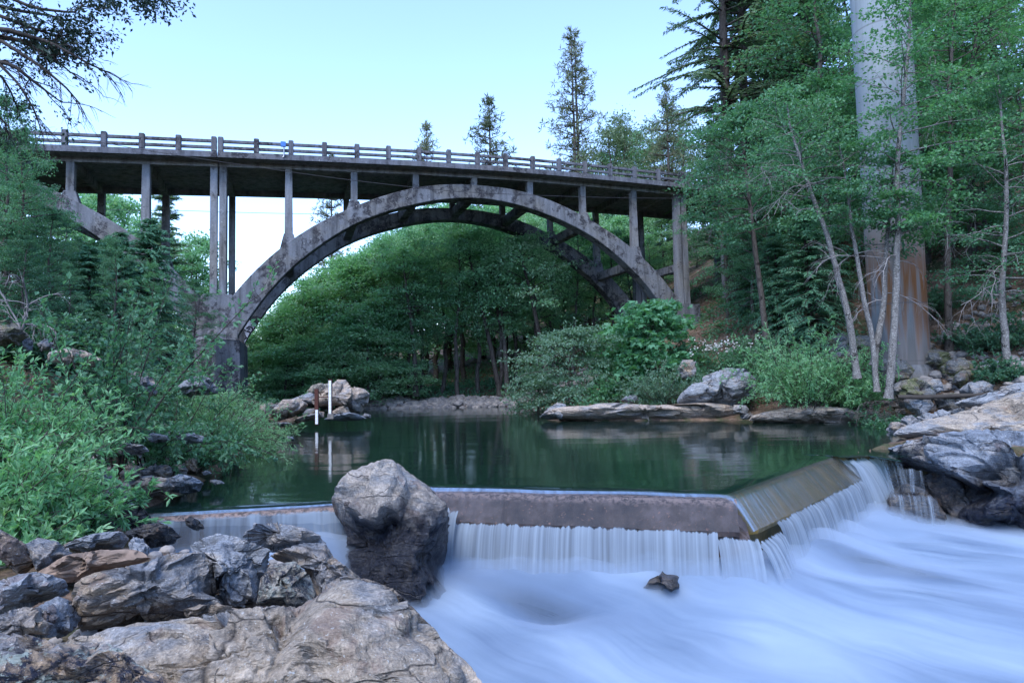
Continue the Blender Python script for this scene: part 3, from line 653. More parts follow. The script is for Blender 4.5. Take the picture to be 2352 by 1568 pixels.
# ------------------------------------------------------------------ the arch bridge
TH = R_(18.66)
BD = np.array((math.cos(TH), math.sin(TH), 0)); BN = np.array((-math.sin(TH), math.cos(TH), 0)); BO = np.array((-16.1016, 36.0, 0))
def B(s, d, z): return BO + BD * s + BN * d + np.array((0, 0, z))
def Bsz(px, py, d=0.0):
    p = onplane(px, py, BO + BN * d, BN); return float(np.dot(p - BO, BD)), float(p[2])
TOPS = np.array([(-40, 14.2), (-30, 14.45), (-20, 14.8), (-12, 15.13), (-7.34, 15.37), (0, 15.72), (5.4, 15.96), (11, 16.18), (16.7, 16.32), (20, 16.335), (24, 16.32), (29.6, 16.25), (40, 16.05), (60, 15.6)])
def ztop(s): return float(np.interp(s, TOPS[:, 0], TOPS[:, 1]))
EX = np.array([(0, 14.3), (2, 14.22), (3.8, 13.93), (6, 13.25), (8.2, 12.27), (10.6, 10.87), (12.3, 9.52), (13.5, 8.30), (14.4, 7.20), (15.1, 6.2)])
IN = np.array([(0, 13.46), (2, 13.3), (4.2, 12.8), (6, 12.2), (8, 11.25), (9.9, 9.92), (11.6, 8.38), (12.6, 7.2), (13.6, 5.75), (14.2, 4.75), (14.5, 4.2)])
def cspl(T, x):
    """smooth monotone-ish interpolation through the table (Catmull-Rom on uneven knots)"""
    X, Y = T[:, 0], T[:, 1]; m = np.gradient(Y, X); m[0] = 0
    i = np.clip(np.searchsorted(X, x) - 1, 0, len(X) - 2); h = X[i + 1] - X[i]; t = (x - X[i]) / h
    return (2 * t**3 - 3 * t**2 + 1) * Y[i] + (t**3 - 2 * t**2 + t) * h * m[i] + (-2 * t**3 + 3 * t**2) * Y[i + 1] + (t**3 - t**2) * h * m[i + 1]
bridge = thing('arch_bridge', 'old grey concrete open spandrel arch bridge with post and rail parapet spanning the river', 'bridge', B(15, 3.3, 0))
boff = np.array(bridge.location)
def bpart(name, mb, mat, bevel=.015, smooth=False): return obj(name, mb.mesh(name, smooth, bevel, boff), mat, bridge)
def rib(name, c, dz, d0, d1, slim=(-14.9, 14.9), mat=None):
    n = 90; t = np.linspace(slim[0], slim[1], n); V = []; Fc = []
    # radial sections: walk extrados and intrados together
    ze = cspl(EX, np.abs(t) * 15.0 / 14.9) + dz; ti = t * 14.35 / 14.9; zi = cspl(IN, np.abs(ti)) + dz
    for k in range(n):
        for (s, z, d) in ((t[k], ze[k], d0), (t[k], ze[k], d1), (ti[k], zi[k], d1), (ti[k], zi[k], d0)): V.append(B(c + s, d, z) - boff)
    q = []
    for k in range(n - 1):
        for j in range(4): q.append((k * 4 + j, k * 4 + (j + 1) % 4, k * 4 + 4 + (j + 1) % 4, k * 4 + 4 + j))
    q += [(0, 3, 2, 1), ((n - 1) * 4, (n - 1) * 4 + 1, (n - 1) * 4 + 2, (n - 1) * 4 + 3)]
    me = bpy.data.meshes.new(name); me.from_pydata([tuple(v) for v in V], [], q)
    bm = bmesh.new(); bm.from_mesh(me); bmesh.ops.recalc_face_normals(bm, faces=bm.faces)
    es = [e for e in bm.edges if len(e.link_faces) == 2 and e.calc_face_angle(0) > 1.0]
    bmesh.ops.bevel(bm, geom=es, offset=.03, segments=1, affect='EDGES'); bm.to_mesh(me); bm.free()
    return obj(name, me, mat or CONC, bridge)
SC_ = 15.1
rib('arch_rib', SC_, 0, 0, .9); rib('arch_rib', SC_, 0, 5.8, 6.7)
rib('arch_rib', -.34 - SC_, -.35, 0, .9, (-14.9, 14.9)); rib('arch_rib', -.34 - SC_, -.35, 5.8, 6.7, (-14.9, 14.9))
def exz(s):
    c, dz = (SC_, 0) if s > -.17 else (-.34 - SC_, -.35)
    return float(cspl(EX, np.array(min(abs(s - c), 15.05)))) + dz
def inz(s):
    c, dz = (SC_, 0) if s > -.17 else (-.34 - SC_, -.35)
    return float(cspl(IN, np.array(min(abs(s - c), 14.45)))) + dz
# strips that follow the camber
def strip(name, s0, s1, prof, mat, step=1.87, bevel=.01):
    """prof: (d, z below the post top) polygon"""
    n = max(2, int(round((s1 - s0) / step)) + 1); S = np.linspace(s0, s1, n); mb = MB(); k = len(prof)
    for s in S: mb.v += [tuple(B(s, d, ztop(s) + z)) for d, z in prof]
    for a in range(n - 1):
        for j in range(k): mb.f.append((a * k + j, a * k + (j + 1) % k, a * k + k + (j + 1) % k, a * k + k + j))
    mb.f.append(tuple(reversed(range(k)))); mb.f.append(tuple((n - 1) * k + j for j in range(k)))
    return bpart(name, mb, mat, bevel)
def rect(d0, d1, z0, z1): return [(d0, z0), (d1, z0), (d1, z1), (d0, z1)]
spans = [(-33, -.19), (-.15, 29.78), (29.83, 46)]
for s0, s1 in spans:
    strip('deck_slab', s0, s1, rect(-.50, 7.20, -1.17, -.98), CONC_DARK)
    strip('curb', s0, s1, [(-.62, -1.19), (-.49, -1.19), (-.25, -.975), (-.25, -.84), (-.57, -.84), (-.58, -1.06), (-.62, -1.07)], CONC_RAIL, bevel=.008)
    strip('curb', s0, s1, rect(6.95, 7.32, -1.19, -.84), CONC_RAIL)
    strip('spandrel_beam', s0, s1, rect(.22, .62, -1.45, -1.172), CONC_DARK); strip('spandrel_beam', s0, s1, rect(6.08, 6.48, -1.45, -1.172), CONC_DARK)
    strip('rail', s0, s1, rect(-.50, -.36, -.315, -.155), CONC_RAIL); strip('rail', s0, s1, rect(-.50, -.36, -.665, -.51), CONC_RAIL)
def bbox_(s0, s1, d0, d1, z0, z1):
    return [B(s0, d0, z0), B(s1, d0, z0), B(s1, d1, z0), B(s0, d1, z0), B(s0, d0, z1), B(s1, d0, z1), B(s1, d1, z1), B(s0, d1, z1)]
posts = [-.34 - 1.77 * k for k in range(0, 19)] + [0.0] + [1.85 * k for k in range(1, 16)] + [29.6, 30.0] + [30.0 + 1.85 * k for k in range(1, 8)]
for s in posts:
    mb = MB(); z = ztop(s); mb.box8(bbox_(s - .14, s + .14, -.57, -.29, z - .842, z)); bpart('rail_post', mb, CONC_RAIL, .03)
near_cols = [-29.2, -25.6, -22, -18.4, -14.8, -11.0, -7.35, -3.8, -.41, .06, 3.57, 7.29, 11.02, 14.76, 18.55, 22.35, 26.2]
for s in near_cols:
    pier = s in (-.41, .06)
    for d0 in (.22, 6.08):
        zb = 6.7 if pier else min(exz(s - .2), exz(s + .2)) - .12; zt = ztop(s) - 1.44
        mb = MB(); h = .19
        ft = .26 if (not pier and zt - zb > 1.5) else h
        P = bbox_(s - h, s + h, d0, d0 + .4, zb, zt)
        if zt - zb > 2.5 and not pier:
            P[0:4] = [B(s - h * 1.25, d0 - .04, zb), B(s + h * 1.25, d0 - .04, zb), B(s + h * 1.25, d0 + .44, zb), B(s - h * 1.25, d0 + .44, zb)]
        mb.box8(P)
        bpart('column', mb, CONC_COL, .02)
        if zt - zb > 1.6 and not pier:   # flared foot standing on the rib
            mb = MB(); hi = max(exz(s - .3), exz(s + .3)); zl = min(exz(s - .5), exz(s + .5)) - .1
            mb.box8([B(s - .5, d0 - .12, zl), B(s + .5, d0 - .12, zl), B(s + .5, d0 + .52, zl), B(s - .5, d0 + .52, zl), B(s - .27, d0 - .06, hi + .22), B(s + .27, d0 - .06, hi + .22), B(s + .27, d0 + .46, hi + .22), B(s - .27, d0 + .46, hi + .22)])
            bpart('column_foot', mb, CONC, .02)
    if not pier or s == .06:
        mb = MB(); zt = ztop(s) - 1.175; mb.box8(bbox_(s - .16, s + .16, .63, 6.07, zt - .42, zt)); bpart('cross_beam', mb, CONC_DARK, .02)
    if not pier and s > -16:
        lean = .0; zc = (exz(s) + inz(s)) / 2; mb = MB(); mb.box8(bbox_(s - .26, s + .26, .88, 5.82, zc - .30, zc + .30)); bpart('strut', mb, CONC, .03)
# pier between the two arches
mb = MB(); w0, w1 = -1.22, .88
for d0, d1 in ((-.03, .93), (5.77, 6.73)):
    mb = MB(); mb.prism(None, [B(s, d0, z) for s, z in ((-1.2, 4.42), (.86, 4.42), (.92, 5.2), (.62, 6.98), (.5, 7.02), (-.85, 7.02), (-1.0, 6.9), (-1.28, 5.3))], [B(s, d1, z) for s, z in ((-1.2, 4.42), (.86, 4.42), (.92, 5.2), (.62, 6.98), (.5, 7.02), (-.85, 7.02), (-1.0, 6.9), (-1.28, 5.3))])
    bpart('pier_head', mb, CONC, .03)
mb = MB(); zt, zb = 4.46, -1.2; A = .12
plan = [(w0 - .1, -.04), (w0 * .5 + w1 * .5, -.75), (w1 + .1, -.04), (w1 + .1, 6.74), (w0 - .1, 6.74)]
mb.prism(None, [B(s + (A if s > 0 else -A), d, zb) for s, d in plan], [B(s, d, zt) for s, d in plan]); bpart('pier_shaft', mb, CONC, .03)
mb = MB(); o = [B(w0 - .14, -.04, zt), B((w0 + w1) / 2, -.79, zt), B(w1 + .14, -.04, zt), B((w0 + w1) / 2, -.035, 5.25)]
mb.v = [tuple(p) for p in o]; mb.f = [(0, 1, 3), (1, 2, 3), (0, 3, 2), (0, 2, 1)]; bpart('pier_cap', mb, CONC, 0)
# right bank pier: paired columns with a cross strut on a concrete plinth
for s in (29.62, 30.12):
    for d0 in (.15, 6.05):
        mb = MB(); zt = ztop(s) - 1.44; zb = 6.9
        mb.box8([B(s - .23, d0 - .1, zb), B(s + .23, d0 - .1, zb), B(s + .23, d0 + .5, zb), B(s - .23, d0 + .5, zb), B(s - .19, d0, zt), B(s + .19, d0, zt), B(s + .19, d0 + .42, zt), B(s - .19, d0 + .42, zt)])
        bpart('column', mb, CONC_COL, .02)
mb = MB(); mb.box8(bbox_(29.5, 29.9, .56, 6.04, 9.35, 9.9)); bpart('strut', mb, CONC, .03)
mb = MB(); mb.box8(bbox_(29.2, 31.0, -.15, 6.9, 2.0, 7.0)); bpart('pier_plinth', mb, CONC, .04)
for s in (33.6, 37.3, 41.0):
    for d0 in (.22, 6.08):
        mb = MB(); mb.box8(bbox_(s - .2, s + .2, d0, d0 + .4, 5.0, ztop(s) - 1.44)); bpart('column', mb, CONC_COL, .02)
    mb = MB(); mb.box8(bbox_(s - .16, s + .16, .63, 6.07, ztop(s) - 1.6, ztop(s) - 1.175)); bpart('cross_beam', mb, CONC_DARK, .02)
mb = MB(); mb.box8(bbox_(46.0, 48.5, -.6, 7.3, 6.0, ztop(46) - .85)); bpart('abutment', mb, CONC, .04)
# spray paint on the inner face of the far rib by the pier
def graf_line(pts, wd, d): 
    """flat painted band along pixel points, on the rib plane"""
    Q = [np.array(Bsz(px, py, d)) for px, py in pts]; mb = MB()
    L = []; Rr = []
    for i, q in enumerate(Q):
        t = Q[min(i + 1, len(Q) - 1)] - Q[max(i - 1, 0)]; t = t / (np.linalg.norm(t) + 1e-9); nn = np.array((-t[1], t[0])) * wd / 2
        L.append(q + nn); Rr.append(q - nn)
    return L, Rr
def paint(name, lines, wd, d, mat, th=.004):
    mb = MB()
    for pts in lines:
        L, Rr = graf_line(pts, wd, d); n = len(L); o = len(mb.v)
        for a, b in zip(L, Rr): mb.v += [tuple(B(a[0], d, a[1])), tuple(B(b[0], d, b[1])), tuple(B(b[0], d + th, b[1])), tuple(B(a[0], d + th, a[1]))]
        for i in range(n - 1):
            for j in range(4): mb.f.append((o + i * 4 + j, o + i * 4 + (j + 1) % 4, o + i * 4 + 4 + (j + 1) % 4, o + i * 4 + 4 + j))
        mb.f += [(o, o + 1, o + 2, o + 3), (o + 4 * n - 4, o + 4 * n - 1, o + 4 * n - 2, o + 4 * n - 3)]
    return obj(name, mb.mesh(name, False, 0, boff), mat, bridge)
def zg(x, y): return 436.4 + x / 1403 * 195.2, 643.1 + y / 1568 * 218.2
def zgs(*pts): return [zg(x, y) for x, y in pts]
gd = 5.8
paint('graffiti', [zgs((1015, 680), (960, 760), (930, 820)), zgs((1060, 700), (1010, 780), (960, 850)), zgs((1040, 740), (990, 830)), zgs((890, 850), (850, 960), (830, 1010)), zgs((940, 860), (900, 940), (860, 1020))], .33, gd - .006, GRAF_WHITE)
paint('graffiti', [zgs((860, 960), (905, 900), (930, 950), (880, 1000), (850, 960)), zgs((830, 1030), (870, 1050), (890, 1055))], .12, gd - .012, INK)
paint('graffiti', [zgs((1030, 640), (1060, 690), (1095, 715)), zgs((1000, 740), (1045, 740), (1080, 770)), zgs((925, 800), (975, 770), (1020, 780), (1040, 830)), zgs((940, 840), (980, 850), (1000, 880)), zgs((960, 820), (990, 800)), zgs((1050, 700), (1085, 760), (1050, 820), (1000, 870))], .10, gd - .012, INK)
# blue junction box on a conduit, hung on the parapet
jx = Bsz(651, 333, -.62)[0]; jz = ztop(jx)
jb = thing('junction_box', 'small blue box on a grey conduit fixed to the bridge railing', 'utility box', B(jx, -.66, jz - 1.0))
joff = np.array(jb.location)
mb = MB(); mb.box8(bbox_(jx - .15, jx + .13, -.72, -.58, jz - .44, jz - .15)); obj('box', mb.mesh('box', False, .012, joff), BLUE_PAINT, jb)
tb = Tubes(); tb.add([B(jx + .03, -.64, jz - .44), B(jx + .03, -.64, jz - .9), B(jx + .02, -.65, jz - 1.0), B(jx - .04, -.66, jz - 1.06)], .04, 8); o = obj('conduit', tb.mesh('conduit'), GREY_METAL, jb)
for v in o.data.vertices: v.co -= Vector(joff)
# cables strung past the bridge
def cable(pts, r, label, sag=.4):
    tb = Tubes(); P = []
    for a, b in zip(pts[:-1], pts[1:]):
        for t in np.linspace(0, 1, 24, endpoint=False): q = np.array(a) * (1 - t) + np.array(b) * t; q[2] -= sag * 4 * t * (1 - t); P.append(q)
    P.append(np.array(pts[-1])); tb.add(P, r, 6); return tag(obj('overhead_cable', tb.mesh('overhead_cable'), CABLE), label, 'cable')
cable([at(60, 296, 30), at(600, 385, 31.5), at(1050, 440, 33), at(1560, 456, 36), at(1900, 440, 40)], .013, 'thin dark cable slanting down across the front of the bridge deck', .08)
cable([at(-60, 470, 50), at(430, 484, 50), at(1000, 492, 51), at(1700, 470, 52)], .02, 'thin dark cable running level behind the bridge below its deck', .12)
# tall round pier of the newer bridge
pb = atz(2068, 830, 2.6); PD = 28.0
pp = at(2068, 820, PD); topp = at(2013, 0, PD)
newpier = thing('bridge_pier', 'tall pale round concrete pier with orange rust streaks rising out of frame', 'pier', (pp[0], pp[1], pp[2] - 1.5))
ax0, ax1 = at(2067, 800, PD), at(2019, 97, PD); slope = (ax1 - ax0) / (ax1[2] - ax0[2]) * .25
V = []; Fq = []; k = 64
zs = np.r_[pp[2] - 1.6, np.arange(pp[2] - .2, 34, .8)]
for z in zs:
    c = np.array((pp[0] + (z - pp[2]) * slope[0], pp[1], z)); r = 1.10 + .004 * (z - pp[2])
    if z < 3.9: r += .02
    for j in range(k): a = 2 * PI * j / k; V.append((c[0] + r * math.cos(a), c[1] + r * math.sin(a), z))
n = len(zs); off = np.array(newpier.location)
i = np.arange(n - 1)[:, None] * k; j = np.arange(k)[None, :]; j2 = (j + 1) % k
obj('shaft', npmesh('shaft', np.array(V) - off, np.stack([i + j, i + j2, i + k + j2, i + k + j], -1).reshape(-1, 4), True), PIER, newpier)
tb = Tubes(); tb.add([np.array((pp[0], pp[1], z)) - off for z in (pp[2] - 2.4, pp[2] - .6, pp[2] - .35)], [1.3, 1.24, 1.14], 32); obj('footing', tb.mesh('footing'), CONC_COL, newpier)
# ------------------------------------------------------------------ rocks
_ICO = {}
def ico(sub):
    if sub not in _ICO:
        bm = bmesh.new(); bmesh.ops.create_icosphere(bm, subdivisions=sub, radius=1.0)
        V = np.array([v.co[:] for v in bm.verts]); Fc = np.array([[v.index for v in f.verts] for f in bm.faces]); bm.free(); _ICO[sub] = (V, Fc)
    return _ICO[sub]
def facets(P, seed, K, tilt=.35, crack=.02, width=.05, strat=(1, 1, 1)):
    """piecewise-planar relief: blocks with tilted faces, steps and cracks between them"""
    r = np.random.RandomState(seed); lo, hi = P.min(0), P.max(0); S = lo + r.rand(K, 3) * (hi - lo)
    w = np.asarray(strat); Pw = P * w + .0; Sw = S * w
    Pj = Pw + np.stack([pnoise(P * 3.1, seed + 2), pnoise(P * 3.1 + 9, seed + 3), pnoise(P * 3.1 - 5, seed + 4)], 1) * .06 * np.linalg.norm(hi - lo) / 2
    T = r.normal(size=(K, 3)) * tilt; O = r.normal(size=K) * tilt * .25
    out = np.empty(len(P))
    for i in range(0, len(P), 8000):
        d = np.linalg.norm(Pj[i:i + 8000, None] - Sw[None], axis=2); ix = np.argpartition(d, 1, axis=1)[:, :2]
        dd = np.take_along_axis(d, ix, 1); sw = dd[:, 0] > dd[:, 1]; ix[sw] = ix[sw][:, ::-1]; dd = np.sort(dd, 1)
        q = P[i:i + 8000]; h1 = np.einsum('ij,ij->i', q - S[ix[:, 0]], T[ix[:, 0]]) + O[ix[:, 0]]; h2 = np.einsum('ij,ij->i', q - S[ix[:, 1]], T[ix[:, 1]]) + O[ix[:, 1]]
        g = dd[:, 1] - dd[:, 0]; b = .5 + .5 * np.clip(g / width, 0, 1)
        out[i:i + 8000] = h1 * b + h2 * (1 - b) - crack * np.exp(-g / (width * .4))
    return out
def rock_mesh(name, R2, thick, sub, seed, K=26, tilt=.3, rough=.04, crack=.02, box=2.6, sil=.5, calm=1.0, ex=None, ez=None, en=None, strat=(1, 1, 1), lump=.0):
    """R2(phi): in-plane radius; returns vertices in the (ex, ez, en) frame given as world axes"""
    V, Fc = ico(sub); phi = np.arctan2(V[:, 1], V[:, 0]); r = np.hypot(V[:, 0], V[:, 1]); wv = V[:, 2]
    s = (r**box + np.abs(wv)**box) ** (-1 / box); r, wv = r * s, wv * s
    Rr = R2(phi); L = Rr.mean()
    Q = np.stack([Rr * r * np.cos(phi), Rr * r * np.sin(phi), wv * thick], 1)
    nrm = np.stack([r * np.cos(phi) / Rr, r * np.sin(phi) / Rr, wv / thick], 1); nrm /= np.linalg.norm(nrm, axis=1)[:, None] + 1e-9
    amp = np.where(np.abs(wv) > .55, 1.0, sil + (1 - sil) * np.abs(wv) / .55)
    U = Q / L
    h = facets(U, seed, K, tilt * 1.15, crack * 1.4, .05, strat) + facets(U, seed + 60, K * 4, tilt * .5 * calm, crack * .5 * calm, .03, strat) + fbm(U * 1.6, seed + 5, 3) * (.05 + lump) + fbm(U * np.array((5, 5, 5.)) , seed + 8, 4, .55) * rough + (1 - np.abs(fbm(U * 2.6, seed + 11, 3))) ** 6 * rough * .8 * 0
    h = h + fbm(U * np.array((3, 9, 6.)), seed + 15, 3) * rough * .6
    Q = Q + nrm * (h * amp * L)[:, None]
    W = Q[:, :1] * ex + Q[:, 1:2] * ez + Q[:, 2:3] * en
    return W, Fc
def rock(label, poly, Y, thick, mat, lean=15, yaw=0, sub=5, seed=1, name='rock', cat='rock', group=None, **kw):
    poly = np.array(poly, float); c = poly.mean(0); C = at(c[0], c[1], Y)
    t, a = R_(lean), R_(yaw)
    en = np.array((math.sin(a) * math.cos(t), -math.cos(a) * math.cos(t), math.sin(t))); ex = np.array((math.cos(a), math.sin(a), 0)); ez = np.cross(en, ex)
    ez = ez if ez[2] > 0 else -ez
    q = np.array([onplane(px, py, C, en) - C for px, py in poly]); q2 = np.c_[q @ ex, q @ ez]
    # area centroid keeps the outline star-shaped around it
    x, y = q2[:, 0], q2[:, 1]; x2, y2 = np.roll(x, -1), np.roll(y, -1); cr = x * y2 - x2 * y; A = cr.sum() / 2
    cen = np.array((((x + x2) * cr).sum(), ((y + y2) * cr).sum())) / (6 * A); C = C + ex * cen[0] + ez * cen[1]; q2 = q2 - cen
    NP = 240; an = np.linspace(-PI, PI, NP, endpoint=False); rad = np.zeros(NP)
    for i in range(len(q2)):
        p, e = q2[i], q2[(i + 1) % len(q2)] - q2[i]; dx, dy = np.cos(an), np.sin(an); den = dx * e[1] - dy * e[0]
        with np.errstate(all='ignore'):
            tt = (p[0] * e[1] - p[1] * e[0]) / den; u = (p[0] * dy - p[1] * dx) / den
        okk = (np.abs(den) > 1e-9) & (tt > 0) & (u >= -1e-6) & (u <= 1 + 1e-6); rad = np.where(okk, np.maximum(rad, tt), rad)
    rad = np.where(rad <= 0, rad.max() * .3, rad); k = np.array((.25, .5, .25)); rad = np.convolve(np.r_[rad[-1], rad, rad[0]], k, 'valid')
    R2 = lambda ph: np.interp(ph, np.r_[an, PI], np.r_[rad, rad[0]])
    if Y > 20: kw.setdefault('calm', .35); kw['rough'] = kw.get('rough', .04) * .6; kw['tilt'] = kw.get('tilt', .3) * .8
    W, Fc = rock_mesh(name, R2, thick, sub, seed, ex=ex, ez=ez, en=en, **kw)
    # trim the shape so that its own outline has the surveyed proportions
    G = W + C; px, py = poly[:, 0], poly[:, 1]; px2, py2 = np.roll(px, -1), np.roll(py, -1); cr = px * py2 - px2 * py
    pc = np.array((((px + px2) * cr).sum(), ((py + py2) * cr).sum())) / (3 * cr.sum()); NB = 120; ban = (np.arange(NB) + .5) / NB * 2 * PI - PI
    tr = np.zeros(NB)
    for i in range(len(poly)):
        p, e = poly[i] - pc, poly[(i + 1) % len(poly)] - poly[i]; dx, dy = np.cos(ban), np.sin(ban); den = dx * e[1] - dy * e[0]
        with np.errstate(all='ignore'):
            tt = (p[0] * e[1] - p[1] * e[0]) / den; u = (p[0] * dy - p[1] * dx) / den
        okk = (np.abs(den) > 1e-9) & (tt > 0) & (u >= -1e-6) & (u <= 1 + 1e-6); tr = np.where(okk, np.maximum(tr, tt), tr)
    for _ in range(2):
        D = G - CAM; dep = D @ _fwd; ix = CX + F * (D @ _rt) / dep - pc[0]; iy = CY - F * (D @ _up) / dep - pc[1]
        ang = np.arctan2(iy, ix); rr_ = np.hypot(ix, iy); b = np.clip(((ang + PI) / (2 * PI) * NB).astype(int), 0, NB - 1)
        mx = np.zeros(NB); np.maximum.at(mx, b, rr_); ra = np.where(mx > 1, tr / np.maximum(mx, 1), 1.0); ra = np.clip(ra, .55, 1.6)
        kk = np.array((.2, .6, .2)); ra = np.convolve(np.r_[ra[-1], ra, ra[0]], kk, 'valid')
        f = np.interp(ang, np.r_[ban[0] - 2 * PI / NB, ban, ban[-1] + 2 * PI / NB], np.r_[ra[-1], ra, ra[0]])
        G = G + ((f - 1) * ix * dep / F)[:, None] * _rt - ((f - 1) * iy * dep / F)[:, None] * _up
    W = G - C
    base = C + np.array((0, 0, W[:, 2].min())); me = npmesh(name, W + C - base, Fc, True)
    try: me.set_sharp_from_angle(angle=R_(38))
    except Exception: pass
    o = obj(name, me, mat, None, base); return tag(o, label, cat, group)

# the big boulder in the weir
BOULD = [(760, 1138), (768, 1120), (795, 1085), (842, 1065), (882, 1053), (905, 1054), (925, 1070), (965, 1102), (988, 1118), (1008, 1142), (1025, 1155), (1034, 1182), (1030, 1232), (1026, 1272), (1018, 1299), (1026, 1335), (1042, 1375), (1045, 1450), (900, 1465), (790, 1430), (786, 1330), (792, 1285), (797, 1245), (792, 1219), (770, 1185), (762, 1158)]
rock('large tan topped boulder with a dark wet foot standing in the gap of the weir', BOULD, 10.9, .95, ROCK_BOULDER, 12, -8, 6, 90, 'boulder', 'boulder', K=20, tilt=.27, rough=.05, crack=.015, box=3.0, sil=.3, lump=.11)
# foreground outcrops, near to far
rock('wide pale tan rock slab sloping to the water along the bottom edge', [(140, 1472), (213, 1446), (283, 1427), (400, 1419), (500, 1406), (588, 1392), (700, 1386), (740, 1350), (808, 1322), (888, 1345), (955, 1399), (988, 1432), (1022, 1469), (1055, 1495), (1098, 1539), (1130, 1600), (1130, 1720), (560, 1760), (100, 1720), (40, 1560)], 4.0, .55, ROCK_SLAB, 52, 6, 7, 3, K=40, tilt=.14, rough=.03, crack=.035, box=3.0, sil=.25, strat=(1, 1.4, 1))
rock('lichen spotted blackish rock in the bottom left corner', [(-60, 1452), (0, 1450), (77, 1459), (140, 1479), (184, 1477), (240, 1475), (284, 1492), (314, 1522), (434, 1575), (460, 1680), (-60, 1680)], 2.75, .28, ROCK_LICHEN, 55, 0, 6, 5, K=26, tilt=.2, rough=.06, crack=.03, sil=.4)
rock('angular tan and grey rock ridge left of the dark mottled block', [(163, 1362), (177, 1329), (233, 1309), (333, 1292), (367, 1275), (460, 1264), (490, 1295), (500, 1345), (510, 1402), (434, 1422), (287, 1435), (187, 1455), (165, 1400)], 5.0, .42, ROCK_TAN, 40, 10, 6, 8, K=26, tilt=.28, rough=.05, crack=.03, strat=(1, 1.3, 1))
rock('tall blue grey fluted rock beside the ridge top', [(427, 1258), (465, 1235), (500, 1223), (545, 1232), (590, 1250), (622, 1262), (612, 1320), (590, 1385), (520, 1400), (495, 1345), (488, 1295), (460, 1266)], 5.6, .40, ROCK_BLUE, 22, -12, 6, 12, K=18, tilt=.32, rough=.06, crack=.05)
rock('black and cream mottled block of rock on the tan slab', [(588, 1388), (598, 1329), (620, 1296), (678, 1288), (712, 1322), (738, 1392), (660, 1400)], 4.9, .30, ROCK_MOTTLE, 30, -14, 6, 14, K=12, tilt=.25, rough=.04, crack=.02, box=3.2)
rock('low dark grey rock with a shaded hollow at the head of the outcrop', [(556, 1235), (565, 1217), (588, 1209), (628, 1200), (698, 1210), (735, 1229), (747, 1247), (712, 1262), (650, 1270), (590, 1264)], 7.0, .42, ROCK_GREY, 40, 0, 5, 17, K=16, tilt=.35, rough=.06, crack=.05)
rock('grey brown shoulder of rock dropping toward the big boulder', [(610, 1285), (640, 1262), (700, 1246), (748, 1246), (768, 1280), (822, 1320), (850, 1345), (790, 1380), (735, 1385), (700, 1310), (668, 1284)], 5.9, .40, ROCK_TAN, 38, 14, 6, 19, K=20, tilt=.26, rough=.05, crack=.03)
rock('humped grey rock rise behind the dark mottled block', [(740, 1345), (790, 1320), (850, 1330), (905, 1352), (958, 1402), (1000, 1445), (930, 1450), (800, 1420), (735, 1395)], 5.0, .3, ROCK_TAN, 42, 18, 6, 20, K=16, tilt=.2, rough=.05, crack=.03)
rock('leaning slab of brown rock against the left edge', [(-30, 1205), (0, 1215), (22, 1226), (60, 1250), (88, 1292), (48, 1326), (0, 1284), (-30, 1270)], 5.9, .28, ROCK_TAN, 25, 25, 5, 22, K=12, tilt=.2, rough=.05)
rock('squat tan boulder beside the leaning slab below the willow', [(55, 1250), (87, 1234), (133, 1243), (167, 1270), (150, 1300), (117, 1326), (90, 1318), (70, 1285)], 6.1, .34, ROCK_TAN, 20, -15, 5, 25, K=14, tilt=.28, rough=.05)
rock('flat topped grey rock with a dark overhang above the dirt pocket', [(140, 1252), (170, 1238), (214, 1225), (280, 1219), (297, 1236), (283, 1260), (233, 1268), (173, 1276)], 6.9, .36, ROCK_GREY, 30, 8, 5, 27, K=14, tilt=.25, rough=.06)
rock('small blue grey rock at the right end of the dirt pocket', [(295, 1247), (314, 1232), (344, 1256), (340, 1277), (318, 1286), (298, 1268)], 6.9, .2, ROCK_BLUE, 20, 0, 4, 29, K=9, tilt=.3)
rock('jumble faced grey rock at the left edge over a dark gap', [(-40, 1335), (0, 1332), (45, 1318), (83, 1312), (150, 1330), (160, 1366), (110, 1376), (67, 1396), (0, 1418), (-40, 1418)], 5.0, .34, ROCK_BLUE, 35, 0, 5, 33, K=18, tilt=.3, rough=.06)
rock('round shouldered dark sided rock beside the tan slab', [(87, 1392), (133, 1368), (167, 1381), (188, 1419), (170, 1447), (133, 1467), (110, 1440)], 4.5, .24, ROCK_GREY, 25, -20, 5, 36, K=12, tilt=.3, rough=.05)
rock('pinkish grey boulder at the left edge above the lichen rock', [(-20, 1419), (23, 1401), (60, 1393), (97, 1399), (130, 1430), (130, 1462), (83, 1466), (0, 1460), (-20, 1450)], 4.2, .24, ROCK_TAN, 25, 10, 5, 38, K=14, tilt=.28, rough=.05)
rock('brown dirt covered ledge between the rocks at left', [(60, 1325), (150, 1275), (230, 1262), (310, 1262), (350, 1280), (300, 1305), (180, 1335), (120, 1345)], 5.9, .3, plain('dirt', (.20, .145, .11), .95, 9, 0, .45), 62, 0, 5, 40, 'dirt_ledge', 'dirt', K=20, tilt=.18, rough=.08)
rock('small tan rock wedged low between the grey ridge and the slab', [(420, 1400), (470, 1388), (520, 1392), (560, 1405), (500, 1425), (440, 1428)], 4.6, .16, ROCK_TAN, 45, 0, 4, 41, K=10)
